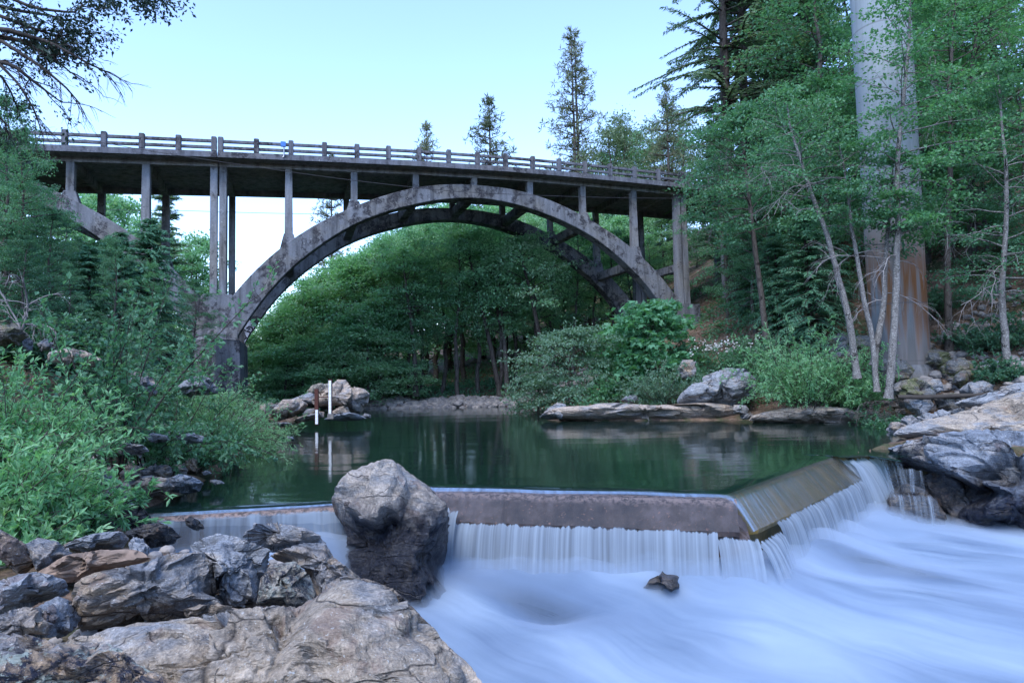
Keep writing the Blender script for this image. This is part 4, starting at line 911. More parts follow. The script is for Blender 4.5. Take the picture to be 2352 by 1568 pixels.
# wet black rocks at the foot of the small left fall
rock('shiny black wet rock at the left end of the weir', [(270, 1180), (285, 1163), (320, 1158), (345, 1182), (352, 1200), (334, 1212), (287, 1212), (268, 1198)], 8.6, .34, ROCK_WET, 20, 0, 5, 43, K=12, tilt=.35, rough=.07)
rock('broad dark wet rock in the left channel above the outcrop', [(285, 1222), (330, 1204), (365, 1199), (395, 1211), (416, 1232), (395, 1250), (350, 1258), (310, 1250)], 7.9, .36, ROCK_WET, 30, 0, 5, 45, K=14, tilt=.35, rough=.07)
rock('small speckled black stone under the left fall', [(425, 1192), (440, 1186), (458, 1196), (470, 1212), (445, 1216), (428, 1206)], 9.4, .16, ROCK_WET, 15, 0, 4, 47, K=8, tilt=.3)
rock('grey heap of rock at the waterline beside the left end of the weir', [(200, 1150), (240, 1120), (290, 1128), (314, 1145), (316, 1162), (275, 1172), (225, 1172)], 9.3, .4, ROCK_GREY, 25, 10, 5, 49, K=14, tilt=.3, rough=.06)
rock('grey rock half hidden behind the willow leaves', [(170, 1180), (230, 1168), (285, 1172), (290, 1205), (240, 1225), (180, 1222)], 8.4, .4, ROCK_GREY, 25, 10, 5, 50, K=14, tilt=.3, rough=.06)
# left shore
rock('long tan rock lying at the edge of the pool', [(296, 1115), (318, 1100), (350, 1094), (385, 1097), (405, 1117), (390, 1134), (317, 1146), (300, 1132)], 11.2, .45, ROCK_PALE, 28, 5, 5, 52, K=12, tilt=.22, rough=.05)
rock('pale blue grey rock reaching into the pool from the left shore', [(380, 1100), (414, 1087), (444, 1095), (468, 1108), (459, 1128), (427, 1135), (396, 1130)], 11.6, .4, ROCK_OUTCROP, 30, 10, 5, 54, K=14, tilt=.25, rough=.05)
rock('tall grey rock face behind the sapling trunk', [(198, 1095), (215, 1080), (245, 1078), (264, 1095), (262, 1122), (225, 1120), (202, 1112)], 10.8, .35, ROCK_GREY, 15, 10, 5, 56, K=10, tilt=.25)
rock('brown boulder right of the sapling trunk', [(275, 1085), (300, 1068), (325, 1072), (326, 1095), (300, 1108), (278, 1104)], 11.6, .3, ROCK_TAN, 15, 0, 4, 58, K=10)
rock('tan block above the long shore rock', [(318, 1085), (345, 1070), (385, 1068), (398, 1085), (385, 1100), (330, 1102)], 12.3, .35, ROCK_TAN, 20, 0, 4, 59, K=10)
rock('rounded tan boulder below the willow bush', [(392, 1080), (402, 1066), (422, 1066), (432, 1080), (425, 1094), (398, 1094)], 13.2, .3, ROCK_PALE, 15, 0, 4, 61, K=8)
rock('pink tan boulder at the water under the willow bush', [(425, 1060), (437, 1044), (455, 1050), (462, 1072), (450, 1084), (428, 1078)], 14.0, .3, ROCK_PALE, 15, 0, 4, 62, K=8)
rock('pale flat rock under the drooping willow bush', [(478, 1020), (500, 1002), (530, 1000), (560, 1012), (566, 1030), (530, 1040), (490, 1038)], 17.6, .55, ROCK_PALE, 30, 0, 5, 64, K=10)
rock('tiny dark stone poking out of the pool near the left shore', [(482, 1106), (492, 1101), (508, 1103), (512, 1110), (495, 1113)], 12.4, .12, ROCK_GREY, 20, 0, 3, 66, K=6)
rock('narrow dark stone awash in the pool nearest the willow bush', [(464, 1085), (472, 1080), (482, 1082), (484, 1088), (472, 1090)], 13.6, .10, ROCK_GREY, 20, 0, 3, 67, K=6)
rock('lone half sunk stone in the pool below the gauge rocks', [(656, 1007), (662, 1002), (672, 1003), (676, 1009), (664, 1012)], 22, .2, ROCK_GREY, 20, 0, 3, 68, K=6)
rock('mossy tan boulder on the bank behind the willow leaves', [(290, 870), (310, 857), (345, 862), (362, 885), (360, 905), (315, 910), (292, 895)], 13.4, .45, ROCK_TAN, 15, 0, 4, 70, K=10)
rock('dome shaped grey boulder on the bank above the sapling', [(408, 888), (425, 872), (450, 848 + 16), (475, 862), (502, 892), (500, 905), (440, 908), (410, 905)], 15.5, .5, ROCK_GREY, 15, 0, 5, 71, K=12)
rock('flat slate coloured rock beside the sapling stems', [(400, 998), (420, 990), (470, 1002), (468, 1016), (420, 1020)], 12.6, .3, ROCK_BLUE, 35, 0, 4, 73, K=10)
rock('layered slate rock low on the left bank', [(270, 1028), (290, 1018), (330, 1022), (345, 1036), (310, 1044), (275, 1042)], 11.2, .3, ROCK_BLUE, 35, 0, 4, 75, K=10)
rock('small slate rock above the layered one', [(330, 1004), (350, 994), (385, 1000), (390, 1012), (350, 1018)], 12.2, .25, ROCK_BLUE, 35, 0, 4, 76, K=10)
rock('grey boulder on the dirt shelf by the dead branch', [(50, 785), (62, 776), (76, 783), (76, 808), (55, 810)], 15.2, .3, ROCK_GREY, 15, 0, 4, 78, K=9)
rock('tan boulder on the dirt shelf by the dead branch', [(84, 790), (104, 778), (124, 790), (126, 802), (95, 806)], 15.4, .3, ROCK_TAN, 15, 0, 4, 79, K=9)
rock('long pale ledge of rock on the dirt shelf at left', [(110, 812), (150, 800), (210, 812), (238, 828), (225, 842), (150, 838), (115, 828)], 14.4, .4, ROCK_PALE, 45, 0, 4, 80, K=12)
rock('rough dark crag at the left edge below the dead branch', [(-30, 745), (10, 735), (40, 748), (65, 770), (40, 790), (-10, 795), (-30, 785)], 14.8, .5, ROCK_SHADE, 30, 0, 4, 81, K=14)
# gauge rocks
GY = 31.0
rock('biggest angular boulder of the gauge rocks, undercut at its foot', [(715, 916), (735, 900), (758, 886), (775, 871), (795, 872), (806, 889), (811, 909), (803, 924), (768, 932), (735, 938), (718, 930)], GY, 1.1, ROCK_PALE, 5, 12, 5, 84, K=12, tilt=.28, rough=.03, crack=.03, box=3.2)
rock('slanted pale boulder at the river end of the gauge rocks', [(803, 891), (820, 889), (837, 893), (850, 904), (846, 926), (828, 950), (808, 948), (797, 930), (806, 909)], GY + .9, .9, ROCK_PALE, 15, -15, 5, 86, K=10, tilt=.25, rough=.03, box=3.0)
seky = GY + .6
sek = rock('grey leaning boulder marked with black spray paint', [(655, 922), (690, 908), (712, 900), (738, 912), (748, 925), (735, 936), (700, 934), (660, 932)], seky, .9, ROCK_GREY, 12, 0, 5, 88, K=8, tilt=.12, rough=.02, crack=.01, box=3.2)
rock('mottled round boulder at the back of the gauge rocks', [(703, 902), (715, 886), (735, 880), (762, 883), (772, 892), (760, 915), (715, 915)], GY + 2.0, .9, ROCK_MOTTLE, 12, 0, 4, 89, K=10)
rock('smooth low boulder at the bush end of the gauge rocks', [(614, 955), (630, 935), (650, 917), (690, 916), (708, 928), (700, 945), (672, 958), (640, 967)], GY - .8, .9, ROCK_PALE, 15, 0, 5, 91, K=10, tilt=.18, rough=.03)
rock('brown stone wedged low behind the rusty gauge post', [(692, 950), (706, 938), (730, 938), (740, 948), (722, 958), (698, 958)], GY - .6, .4, ROCK_TAN, 15, 0, 4, 93, K=8)
rock('low water stained ledge under the rusty gauge post', [(672, 966), (690, 956), (720, 950), (738, 944), (745, 958), (715, 966), (685, 970)], GY - 1.3, .5, ROCK_TAN, 30, 0, 4, 94, K=10)
rock('round tan stone under the overhang beside the white gauge', [(752, 952), (766, 942), (786, 932), (800, 936), (806, 950), (790, 958), (762, 960)], GY - .6, .5, ROCK_PALE, 15, 0, 4, 95, K=8)
rock('flat pale rock just above the water below the white gauge', [(742, 962), (770, 952), (800, 946), (822, 950), (842, 960), (830, 965), (790, 967), (755, 966)], GY - 1.6, .7, ROCK_OUTCROP, 40, 0, 5, 97, K=10, tilt=.2)
rock('two lobed small stone at the water beside the slanted boulder', [(832, 955), (842, 950), (852, 953), (851, 960), (836, 961)], GY - .3, .25, ROCK_TAN, 20, 0, 3, 98, K=6)
rock('dark flat stone awash at the foot of the willow bush', [(622, 975), (640, 970), (668, 972), (668, 977), (640, 980)], GY - 4, .3, ROCK_GREY, 30, 0, 3, 99, K=6)
rock('brown shore boulder behind the willow bush', [(590, 945), (602, 928), (625, 925), (640, 935), (632, 958), (600, 962)], GY, .7, ROCK_TAN, 15, 0, 4, 100, K=8)
# lettering on the leaning boulder
cu = bpy.data.curves.new('lettering', 'FONT'); cu.body = '. SEK7 .'; cu.size = .42; cu.align_x = 'CENTER'; cu.align_y = 'CENTER'; cu.extrude = .02; cu.shear = .25; cu.offset = .012
to = bpy.data.objects.new('lettering', cu); COL.objects.link(to); bpy.context.view_layer.update()
dg = bpy.context.evaluated_depsgraph_get(); me = bpy.data.meshes.new_from_object(to.evaluated_get(dg)); bpy.data.objects.remove(to)
lc = at(684, 925, 30.5)
# project each letter vertex on to the rock face along the view direction
from mathutils.bvhtree import BVHTree
bv = BVHTree.FromPolygons([sek.matrix_world @ v.co if False else v.co + Vector(sek.location) for v in sek.data.vertices], [p.vertices[:] for p in sek.data.polygons])
for v in me.vertices:
    px = 684 + v.co.x * 42; py = 925 - v.co.y * 42 + v.co.x * 1.5
    d = Vector(ray(px, py)).normalized(); hit = bv.ray_cast(Vector(CAM), d)
    p = (hit[0] - d * (.012 + max(v.co.z, 0))) if hit[0] is not None else Vector(lc)
    v.co = p - Vector(sek.location)
me.materials.clear(); obj('lettering', me, INK, sek)
# gauges
g1 = thing('gauge_post', 'rusty red steel gauge post with a white painted foot standing in the pool', 'gauge post', at(727, 968, GY - 2.2)); o1 = np.array(g1.location)
def gbox(name, px0, px1, py0, py1, Y, th, mat, par, off, dz=0):
    a, b, c, d = at(px0, py1, Y), at(px1, py1, Y), at(px1, py0, Y), at(px0, py0, Y); mb = MB(); e = np.array((0, th, 0))
    mb.box8([a, b, b + e, a + e, d, c, c + e, d + e]); return obj(name, mb.mesh(name, False, .006, off), mat, par)
gbox('post', 722.2, 730.5, 893, 942, GY - 2.2, .14, RUST, g1, o1); gbox('staff_plate', 724.0, 730.0, 941, 974, GY - 2.26, .05, STAFF, g1, o1); gbox('post_foot', 723.4, 731, 942, 976, GY - 2.2, .12, RUST, g1, o1)
g2 = thing('gauge_staff', 'tall white painted gauge staff on a steel backing in front of the biggest boulder', 'gauge staff', at(757, 952, GY - 1.9)); o2 = np.array(g2.location)
gbox('staff_plate', 754.5, 760.5, 874, 950, GY - 1.95, .04, STAFF, g2, o2); gbox('backing', 754.0, 762.2, 871, 952, GY - 1.9, .10, RUST, g2, o2); gbox('concrete_foot', 752, 766, 950, 962, GY - 1.95, .35, CONC_COL, g2, o2)
tb = Tubes(); tb.add([at(730, 912, GY - 2.1) - o1, at(754, 911, GY - 1.8) - o1], .025, 6); tb.add([at(730, 897, GY - 2.1) - o1, at(738, 908, GY - 1.2) - o1], .02, 6); obj('brace', tb.mesh('brace'), RUST, g1)
# right shore ledges
rock('long pale rock shelf along the far right waterline', [(1243, 955), (1262, 935), (1300, 926), (1330, 934), (1365, 924), (1420, 925), (1500, 930), (1560, 927), (1640, 920), (1690, 930), (1705, 955), (1650, 970), (1500, 971), (1400, 971), (1300, 970)], 30.3, 1.2, ROCK_PALE, 38, -4, 6, 102, K=34, tilt=.22, rough=.05, crack=.04, box=3.0)
rock('pointed grey rock at the river end of the pale shelf', [(1238, 958), (1258, 938), (1280, 924), (1300, 928), (1306, 945), (1290, 962), (1260, 964)], 30.6, .6, ROCK_GREY, 20, 0, 5, 104, K=10)
rock('undercut pale rock ledge below the round willow', [(1712, 966), (1740, 947), (1800, 936), (1860, 930), (1950, 936), (1990, 960), (2034, 976), (1990, 987), (1900, 984), (1800, 980)], 26.8, 1.2, ROCK_PALE, 40, -6, 6, 106, K=24, tilt=.2, rough=.05, crack=.04)
rock('craggy blue grey outcrop on the right bank left of the round willow', [(1552, 925), (1560, 905), (1590, 880), (1620, 862), (1668, 844), (1712, 846), (1738, 870), (1735, 915), (1690, 938), (1600, 940)], 30.2, 1.3, ROCK_BLUE, 25, -5, 6, 108, K=30, tilt=.35, rough=.07, crack=.05)
rock('brown stump shaped rock above the shelf', [(1556, 848), (1568, 826), (1590, 826), (1600, 848), (1596, 868), (1566, 870)], 32, .4, ROCK_TAN, 10, 0, 4, 110, K=8)
rock('low mossy rock behind the pale shelf', [(1425, 920), (1440, 908), (1462, 907), (1466, 920), (1450, 928)], 32, .4, ROCK_GREY, 20, 0, 4, 112, K=8)
rock('small pale rock at the far shore beyond the shelf', [(1208, 932), (1222, 918), (1245, 914), (1262, 922), (1268, 930), (1240, 935)], 41, .6, ROCK_PALE, 20, 0, 4, 114, K=9)
for i, (cx, cy, s, lab) in enumerate([(1715, 955, 13, 'first small tan stone in the row linking the two pale shelves'), (1742, 962, 15, 'wedge shaped stone in the row linking the two pale shelves'), (1772, 958, 17, 'largest tan stone in the row linking the two pale shelves'), (1700, 940, 16, 'grey stone above the row linking the two pale shelves'),
                                      (2010, 955, 13, 'tan stone beside the undercut ledge'), (2032, 970, 12, 'small grey stone at the inlet'), (2050, 958, 15, 'upright tan stone at the inlet'), (2075, 950, 14, 'speckled stone above the inlet')]):
    a = np.linspace(0, 2 * PI, 9)[:-1]; rr = np.random.RandomState(200 + i); rock(lab, [(cx + s * 1.25 * math.cos(t) * rr.uniform(.8, 1.1), cy + s * .75 * math.sin(t) * rr.uniform(.8, 1.1)) for t in a], 27.5, s * .018, ROCK_PALE if i % 2 else ROCK_TAN, 20, 0, 4, 210 + i, K=8)
# right outcrop beside the weir
rock('great blue grey outcrop with a dark wet face beside the right end of the weir', [(2022, 1040), (2060, 1018), (2120, 1000), (2180, 988), (2260, 984), (2352, 990), (2460, 1000), (2560, 1090), (2580, 1300), (2352, 1290), (2250, 1270), (2170, 1245), (2140, 1200), (2165, 1160), (2135, 1110), (2090, 1070)], 15.6, 1.9, ROCK_OUTCROP, 40, 6, 7, 120, K=46, tilt=.24, rough=.05, crack=.035, box=3.0, strat=(1, 1.3, 1))
rock('brown rounded rock with thin water running over it at the right end of the weir', [(2010, 1180), (2024, 1150), (2041, 1126), (2081, 1108), (2124, 1122), (2156, 1155), (2175, 1185), (2160, 1250), (2090, 1260), (2030, 1250)], 15.4, .9, ROCK_WET, 20, 10, 5, 122, K=14, tilt=.2, rough=.05)
rock('smooth bare rock sheet rising from the inlet at right', [(2030, 994), (2110, 964), (2190, 948), (2250, 930), (2320, 905), (2400, 890), (2520, 880), (2520, 1050), (2352, 1045), (2180, 1030), (2090, 1012)], 18.8, .8, ROCK_SLAB, 62, 0, 6, 124, K=24, tilt=.10, rough=.035, crack=.03, box=3.2)
rock('blue grey rock rib along the right edge above the bare sheet', [(2180, 925), (2260, 905), (2330, 880), (2420, 870), (2420, 915), (2330, 925), (2240, 940)], 22.5, .5, ROCK_BLUE, 45, 0, 5, 126, K=18, tilt=.2)
rock('dark wet hollow of rock under the great outcrop', [(2110, 1085), (2160, 1075), (2260, 1090), (2320, 1180), (2300, 1265), (2200, 1262), (2140, 1240), (2120, 1150)], 15.6, .9, ROCK_WET, 15, 10, 5, 130, K=20, tilt=.3)
rock('dark ledge under the little falls at the right end of the weir', [(1900, 1075), (1925, 1056), (1960, 1046), (2010, 1040), (2070, 1045), (2120, 1075), (2150, 1120), (2060, 1170), (1980, 1165), (1930, 1120)], 16.9, .9, ROCK_WET, 30, 10, 5, 128, K=16, tilt=.25)
# boulders heaped under the round pier
HEAP = [(2100, 905, 48, ROCK_SHADE, 'big rough boulder in front of the pier foot'), (2150, 828, 36, ROCK_SHADE, 'moss topped squarish block right of the pier foot'), (2200, 855, 46, ROCK_SHADE, 'broad pale topped boulder behind the moss topped block'), (2222, 873, 34, ROCK_SHADE, 'mossy brown boulder nested under the broad one'), (2290, 865, 52, ROCK_GREY, 'wide grey boulder below the right trunk'),
        (2250, 905, 42, ROCK_GREY, 'wedge shaped grey boulder in the heap'), (2305, 915, 26, ROCK_BLUE, 'small light slate boulder at the lower right of the heap'), (2185, 925, 36, ROCK_SHADE, 'angular brown grey boulder low in the heap'), (2050, 850, 44, ROCK_SHADE, 'speckled grey block directly under the pier'), (2075, 895, 30, ROCK_GREY, 'grey boulder behind the leaning white trunk'),
        (2110, 930, 28, ROCK_BLUE, 'upright slab at the bottom of the heap'), (2140, 890, 26, ROCK_GREY, 'pale stone tucked beside the big rough boulder'), (2240, 790, 64, ROCK_SHADE, 'huge shaded boulder on the slope right of the pier'), (2310, 800, 60, ROCK_SHADE, 'dark boulder behind the right trunk'), (1945, 830, 36, ROCK_SHADE, 'grey boulder left of the pier behind the trunks'), (1990, 800, 40, ROCK_SHADE, 'rough round boulder left of the pier foot'), (1930, 790, 30, ROCK_SHADE, 'small shaded boulder up the bank from the willow'),
        (2130, 965, 22, ROCK_GREY, 'grey cobble below the fallen log'), (2165, 955, 20, ROCK_BLUE, 'slate cobble below the fallen log'), (2090, 970, 20, ROCK_TAN, 'tan cobble near the brush pile'), (2200, 950, 18, ROCK_GREY, 'little grey cobble near the end of the log'), (2060, 985, 22, ROCK_TAN, 'pointed tan cobble beside the brush pile')]
HY = {0: 25.2, 12: 27.5, 13: 27.5, 8: 26.2}
for i, (cx, cy, s, mt, lab) in enumerate(HEAP):
    rr = np.random.RandomState(300 + i); a = np.linspace(0, 2 * PI, 10)[:-1]; YY = 22.5 + (960 - cy) * .036
    rock(lab, [(cx + s * 1.15 * math.cos(t) * rr.uniform(.78, 1.1), cy - s * .8 * math.sin(t) * rr.uniform(.78, 1.1)) for t in a], YY, s * .0145, mt, 18, rr.uniform(-20, 20), 5 if s > 30 else 4, 320 + i, 'boulder' if s > 30 else 'rock', 'boulder' if s > 30 else 'rock', K=13, tilt=.3, rough=.05)
# dark humps barely covered by the rapids
rock('small dark rock breaking the white water below the falls', [(1470, 1356), (1492, 1330), (1518, 1318), (1552, 1320), (1560, 1345), (1520, 1372)], 10.5, .3, ROCK_WET, 40, 0, 4, 140, K=8)

rock('long dark rock veiled by the rapids below the right end of the weir', [(1930, 1300), (1960, 1284), (2010, 1292), (2060, 1330), (2095, 1372), (2060, 1380), (2000, 1350), (1950, 1325)], 12.2, .35, ROCK_WET, 45, 0, 5, 142, K=12)
# ------------------------------------------------------------------ foliage
def leafmesh(name, P, D, N, L, W, rng, fold=.18, kind='leaf', rndv=None):
    """one small folded quad per leaf: P base, D direction, N face normal, L length, W width"""
    n = len(P); D = D / (np.linalg.norm(D, axis=1)[:, None] + 1e-9); S = np.cross(D, N); S /= np.linalg.norm(S, axis=1)[:, None] + 1e-9; Nn = np.cross(S, D)
    L = np.broadcast_to(L, (n,))[:, None]; W = np.broadcast_to(W, (n,))[:, None]
    if kind == 'leaf':
        V = np.stack([P, P + D * L * .5 + S * W * .5 + Nn * W * fold, P + D * L - Nn * L * .08, P + D * L * .5 - S * W * .5 + Nn * W * fold], 1); k = 4
        Fq = (np.arange(n)[:, None] * 4 + np.arange(4)[None]); faces = [Fq]; per = 1
    else:   # lobed leaf: three blades from one stalk
        c, s = math.cos(.95), math.sin(.95); Vs = []
        for a in (-1, 0, 1):
            d = D * (c if a else 1) + S * (s * a); sd = np.cross(d, Nn); l = L * (1 if a == 0 else .82)
            Vs += [P, P + d * l * .45 + sd * W * .28, P + d * l - Nn * L * .1, P + d * l * .45 - sd * W * .28]
        V = np.stack(Vs, 1); faces = [np.arange(n * 3)[:, None] * 4 + np.arange(4)[None]]; per = 3
    me = npmesh(name, V.reshape(-1, 3), faces, False)
    at_ = me.attributes.new('rnd', 'FLOAT', 'FACE'); r = rng.rand(n) if rndv is None else np.clip(rndv + rng.normal(size=n) * .16, 0, 1)
    at_.data.foreach_set('value', np.repeat(r, per).astype(np.float32)); return me
def unit(v): return v / (np.linalg.norm(v) + 1e-9)
def curve_branch(p, d, L, n, droop, rng, wig=.12):
    pts = [np.array(p, float)]; d = unit(np.array(d, float))
    for k in range(n):
        d = unit(d + np.array((0, 0, -droop / n)) + rng.normal(size=3) * wig); pts.append(pts[-1] + d * L / n)
    return np.array(pts)
class Plant:
    def __init__(s, seed): s.r = np.random.RandomState(seed); s.wood = Tubes(); s.dead = []; s.P = []; s.D = []; s.N = []; s.L = []; s.W = []; s.C = []
    def leaf_cluster(s, c, n, spread, size, asp, out, up=.8, tint=.5):
        r = s.r; q = c + r.normal(size=(n, 3)) * np.asarray(spread); D = out[None] * .7 + r.normal(size=(n, 3)) * .7; D[:, 2] -= .15
        N = r.normal(size=(n, 3)) * (1 - up) + np.array((0, 0, 1)) * up + r.normal(size=(n, 3)) * .25
        s.P.append(q); s.D.append(D); s.N.append(N); l = size * r.uniform(.6, 1.25, n); s.L.append(l); s.W.append(l * asp); s.C.append(np.full(n, tint))
    def leaves(s, name, kind='leaf', fold=.18):
        return leafmesh(name, np.concatenate(s.P), np.concatenate(s.D), np.concatenate(s.N), np.concatenate(s.L), np.concatenate(s.W), s.r, fold, kind, np.concatenate(s.C))

WOB = .22
def broadleaf(seed, H=14, tr=.16, cb=.4, cr=3.2, nprim=34, nsub=5, nl=13, leaf=.20, asp=.7, path=None, droop=.5, flat=.35, up0=.5, prof=None, side=None, gaps=0.0, twig=False):
    """trunk + limbs + twigs carrying sprays of leaves; path gives trunk points (relative to the base)"""
    T = Plant(seed); r = T.r
    if path is None:
        n = 9; z = np.linspace(0, H, n); off = np.cumsum(r.normal(size=(n, 2)) * H * .012, 0); off -= off[0]; path = np.c_[off, z]
    path = np.asarray(path, float); u = np.linspace(0, 1, len(path)); uu = np.linspace(0, 1, 22)
    path = np.stack([np.interp(uu, u, path[:, k]) for k in range(3)], 1); path[1:-1] += r.normal(size=(20, 3)) * np.array((.012, .012, 0)) * H * WOB
    rad = tr * (1 - uu) ** .75 + .015; rad[0] *= 1.25; T.wood.add(path, rad, 9)
    prof = prof or (lambda h: math.sin(PI * min(1, max(0, (h * .86 + .14)))) ** .7)
    az = r.rand() * 7
    for i in range(nprim):
        h = cb + (1 - cb) * ((i + r.rand()) / nprim); az += 2.4 + r.normal() * .35
        p = np.array([np.interp(h, uu, path[:, k]) for k in range(3)]); hh = (h - cb) / (1 - cb); L = cr * prof(hh) * r.uniform(.6, 1.15)
        el = up0 * (.5 + .9 * hh) + r.normal() * .15; d = np.array((math.cos(az) * math.cos(el), math.sin(az) * math.cos(el), math.sin(el)))
        if side is not None: d = unit(d + np.array(side) * (1 - .4 * hh)); L *= 1.0 + .35 * max(0, float(np.dot(d, unit(np.array(side)))))
        if r.rand() < gaps: L *= .35
        br = curve_branch(p, d, L, 6, droop * (1 - .5 * hh), r, .10); r0 = max(.012, np.interp(h, uu, rad) * .42)
        T.wood.add(br, np.linspace(r0, .008, 7), 4); tint = .28 + .44 * r.rand()
        for j in range(nsub):
            f = .3 + .7 * (j + r.rand()) / nsub; k = f * 6; a = int(min(5, k)); q = br[a] + (br[a + 1] - br[a]) * (k - a)
            t = unit(br[a + 1] - br[a]); sdv = unit(np.cross(t, (0, 0, 1)) * (1 if j % 2 else -1) + t * .8 + r.normal(size=3) * .25 + np.array((0, 0, .05))); Ls = L * (.42 - .2 * f) + .35 * leaf * 4
            sb = curve_branch(q, sdv, Ls, 3, droop * .6, r, .12)
            if twig or Ls > .8: T.wood.add(sb, np.linspace(.012, .004, 4), 3)
            for m_ in (1, 2, 3):
                T.leaf_cluster(sb[m_], nl, (leaf * 1.5, leaf * 1.5, leaf * 1.5 * flat), leaf, asp, unit(sdv * np.array((1, 1, .3))), .75, tint)
        T.leaf_cluster(br[-1], nl, (leaf * 1.4, leaf * 1.4, leaf * flat), leaf, asp, unit(d), .75, tint)
    for _ in range(6): T.leaf_cluster(path[-1] + r.normal(size=3) * np.array((.3, .3, .3)) * cr * .2, nl, (leaf * 1.4,) * 3, leaf, asp, np.array((0, 0, 1.)), .5, .6)
    return T
def conifer(seed, H=25, tr=.35, cb=.15, cr=4, whorls=34, per=6, spray=.55, width=.13, droop=.35, style='fir', power=.8, tilt=.1, twin=None, nspr=9):
    T = Plant(seed); r = T.r; z = np.linspace(0, H, 16); path = np.c_[np.cumsum(r.normal(size=(16, 2)) * .02, 0), z]; T.wood.add(path, tr * (1 - z / H) ** .8 + .02, 9)
    if twin is not None:
        p2 = path.copy(); p2[:, 0] += twin * np.minimum(1, z / (H * .25) + .1); T.wood.add(p2, (tr * (1 - z / H) ** .8 + .02) * .85, 9)
    for i in range(whorls):
        h = cb + (1 - cb) * (i + r.rand()) / whorls; hh = (h - cb) / (1 - cb)
        for j in range(per):
            if r.rand() < .12: continue
            az = r.rand() * 2 * PI; L = cr * ((1 - hh) ** power * .95 + .05) * r.uniform(.55, 1.12)
            if style == 'pine': L *= .75 + .25 * r.rand()
            base = np.array([np.interp(h * H, z, path[:, k]) for k in range(2)] + [h * H])
            if twin is not None and j % 2: base[0] += twin
            el = tilt + (.5 if style != 'pine' else .35) * hh + r.normal() * .1; d = np.array((math.cos(az) * math.cos(el), math.sin(az) * math.cos(el), math.sin(el)))
            nseg = 5; br = curve_branch(base, d, L, nseg, droop if style != 'pine' else -.05, r, .05); T.wood.add(br, np.linspace(.03 + .012 * L, .008, nseg + 1), 4)
            tint = .2 + .6 * r.rand()
            if style == 'pine':
                for f in np.linspace(.3, 1, 2 + int(L * 1.25)):
                    k = f * nseg; a = int(min(nseg - 1, k)); c = br[a] + (br[a + 1] - br[a]) * (k - a) + r.normal(size=3) * np.array((.16, .16, .10)) * L * .5
                    n = 7; D = r.normal(size=(n, 3)) + np.array((0, 0, .45)) + d * .4; T.P.append(np.repeat(c[None], n, 0)); T.D.append(D); T.N.append(r.normal(size=(n, 3))); l = spray * r.uniform(.7, 1.2, n); T.L.append(l); T.W.append(l * .17); T.C.append(np.full(n, tint))
            else:
                ns = int(nspr * (.4 + .6 * L / cr)) + 2
                for f in np.linspace(.15, 1, ns):
                    k = f * nseg; a = int(min(nseg - 1, k)); c = br[a] + (br[a + 1] - br[a]) * (k - a); t = unit(br[a + 1] - br[a]); sd = np.cross(t, (0, 0, 1)); sd = unit(sd)
                    n = 6; sg = np.where(np.arange(n) % 2, 1, -1)[:, None]; D = t[None] * r.uniform(.3, 1.0, (n, 1)) + sg * sd[None] * r.uniform(.3, 1.1, (n, 1)); D[:, 2] -= r.uniform(.05, .75, n) if style == 'cedar' else r.uniform(-.1, .45, n)
                    N = np.tile((0, 0, 1.0), (n, 1)) + r.normal(size=(n, 3)) * .45
                    T.P.append(c + r.normal(size=(n, 3)) * .06 * spray); T.D.append(D); T.N.append(N); l = spray * r.uniform(.5, 1.2, n) * (1.1 - .45 * f) ; T.L.append(l); T.W.append(np.maximum(l * width / .55 * 1.0, .03)); T.C.append(np.full(n, tint))
    return T
def shrub(seed, H=2.2, R=1.4, stems=60, per=7, nl=12, leaf=.08, asp=.24, arch=.8, spread=.9, kind='leaf', side=(0, 0, 0), cl=.5, base_r=.25, thick=.012):
    """many arching stems from one stool, leaves along the side twigs"""
    T = Plant(seed); r = T.r
    for i in range(stems):
        az = r.rand() * 2 * PI; e = r.rand() ** .6; d = np.array((math.cos(az) * e * spread * R / H, math.sin(az) * e * spread * R / H, 1.0)) + np.array(side) * .6
        L = H * r.uniform(.55, 1.12) * (1 + .25 * e); b = np.array((math.cos(az) * base_r * r.rand(), math.sin(az) * base_r * r.rand(), -.1))
        st = curve_branch(b, d, L, 8, arch * e, r, .09); T.wood.add(st, np.linspace(thick, .004, 9), 4); tint = .2 + .6 * r.rand()
        for j in range(per):
            f = .22 + .78 * (j + r.rand()) / per; k = f * 8; a = int(min(7, k)); q = st[a] + (st[a + 1] - st[a]) * (k - a); t = unit(st[a + 1] - st[a])
            sdv = unit(t * .7 + r.normal(size=3) * .75 + np.array((0, 0, .15))); Ls = H * .2 * r.uniform(.5, 1.3); sb = curve_branch(q, sdv, Ls, 3, .25, r, .1); T.wood.add(sb, (.004, .003, .003, .002), 3)
            ff = r.rand(nl); idx = np.clip((ff * 3).astype(int), 0, 2); pp_ = sb[idx] + (sb[idx + 1] - sb[idx]) * (ff * 3 - idx)[:, None]
            D = unit(sb[-1] - sb[0])[None] * .8 + r.normal(size=(nl, 3)) * cl; N = r.normal(size=(nl, 3)) * .5 + np.array((0, 0, .9))
            T.P.append(pp_); T.D.append(D); T.N.append(N); l = leaf * r.uniform(.6, 1.25, nl); T.L.append(l); T.W.append(l * asp); T.C.append(np.full(nl, tint) + (f - .5) * .3)
    return T
def bare(tb, p, d, L, rad, depth, r, droop=.3):
    br = curve_branch(p, d, L, 6, droop, r, .16); tb.add(br, np.linspace(rad, rad * .35, 7), 4)
    if depth <= 0: return
    for k in range(5):
        a = 1 + int(r.rand() * 5); t = unit(br[a] - br[a - 1]); bare(tb, br[a], unit(t + r.normal(size=3) * .6), L * r.uniform(.35, .6), rad * .5, depth - 1, r, droop)
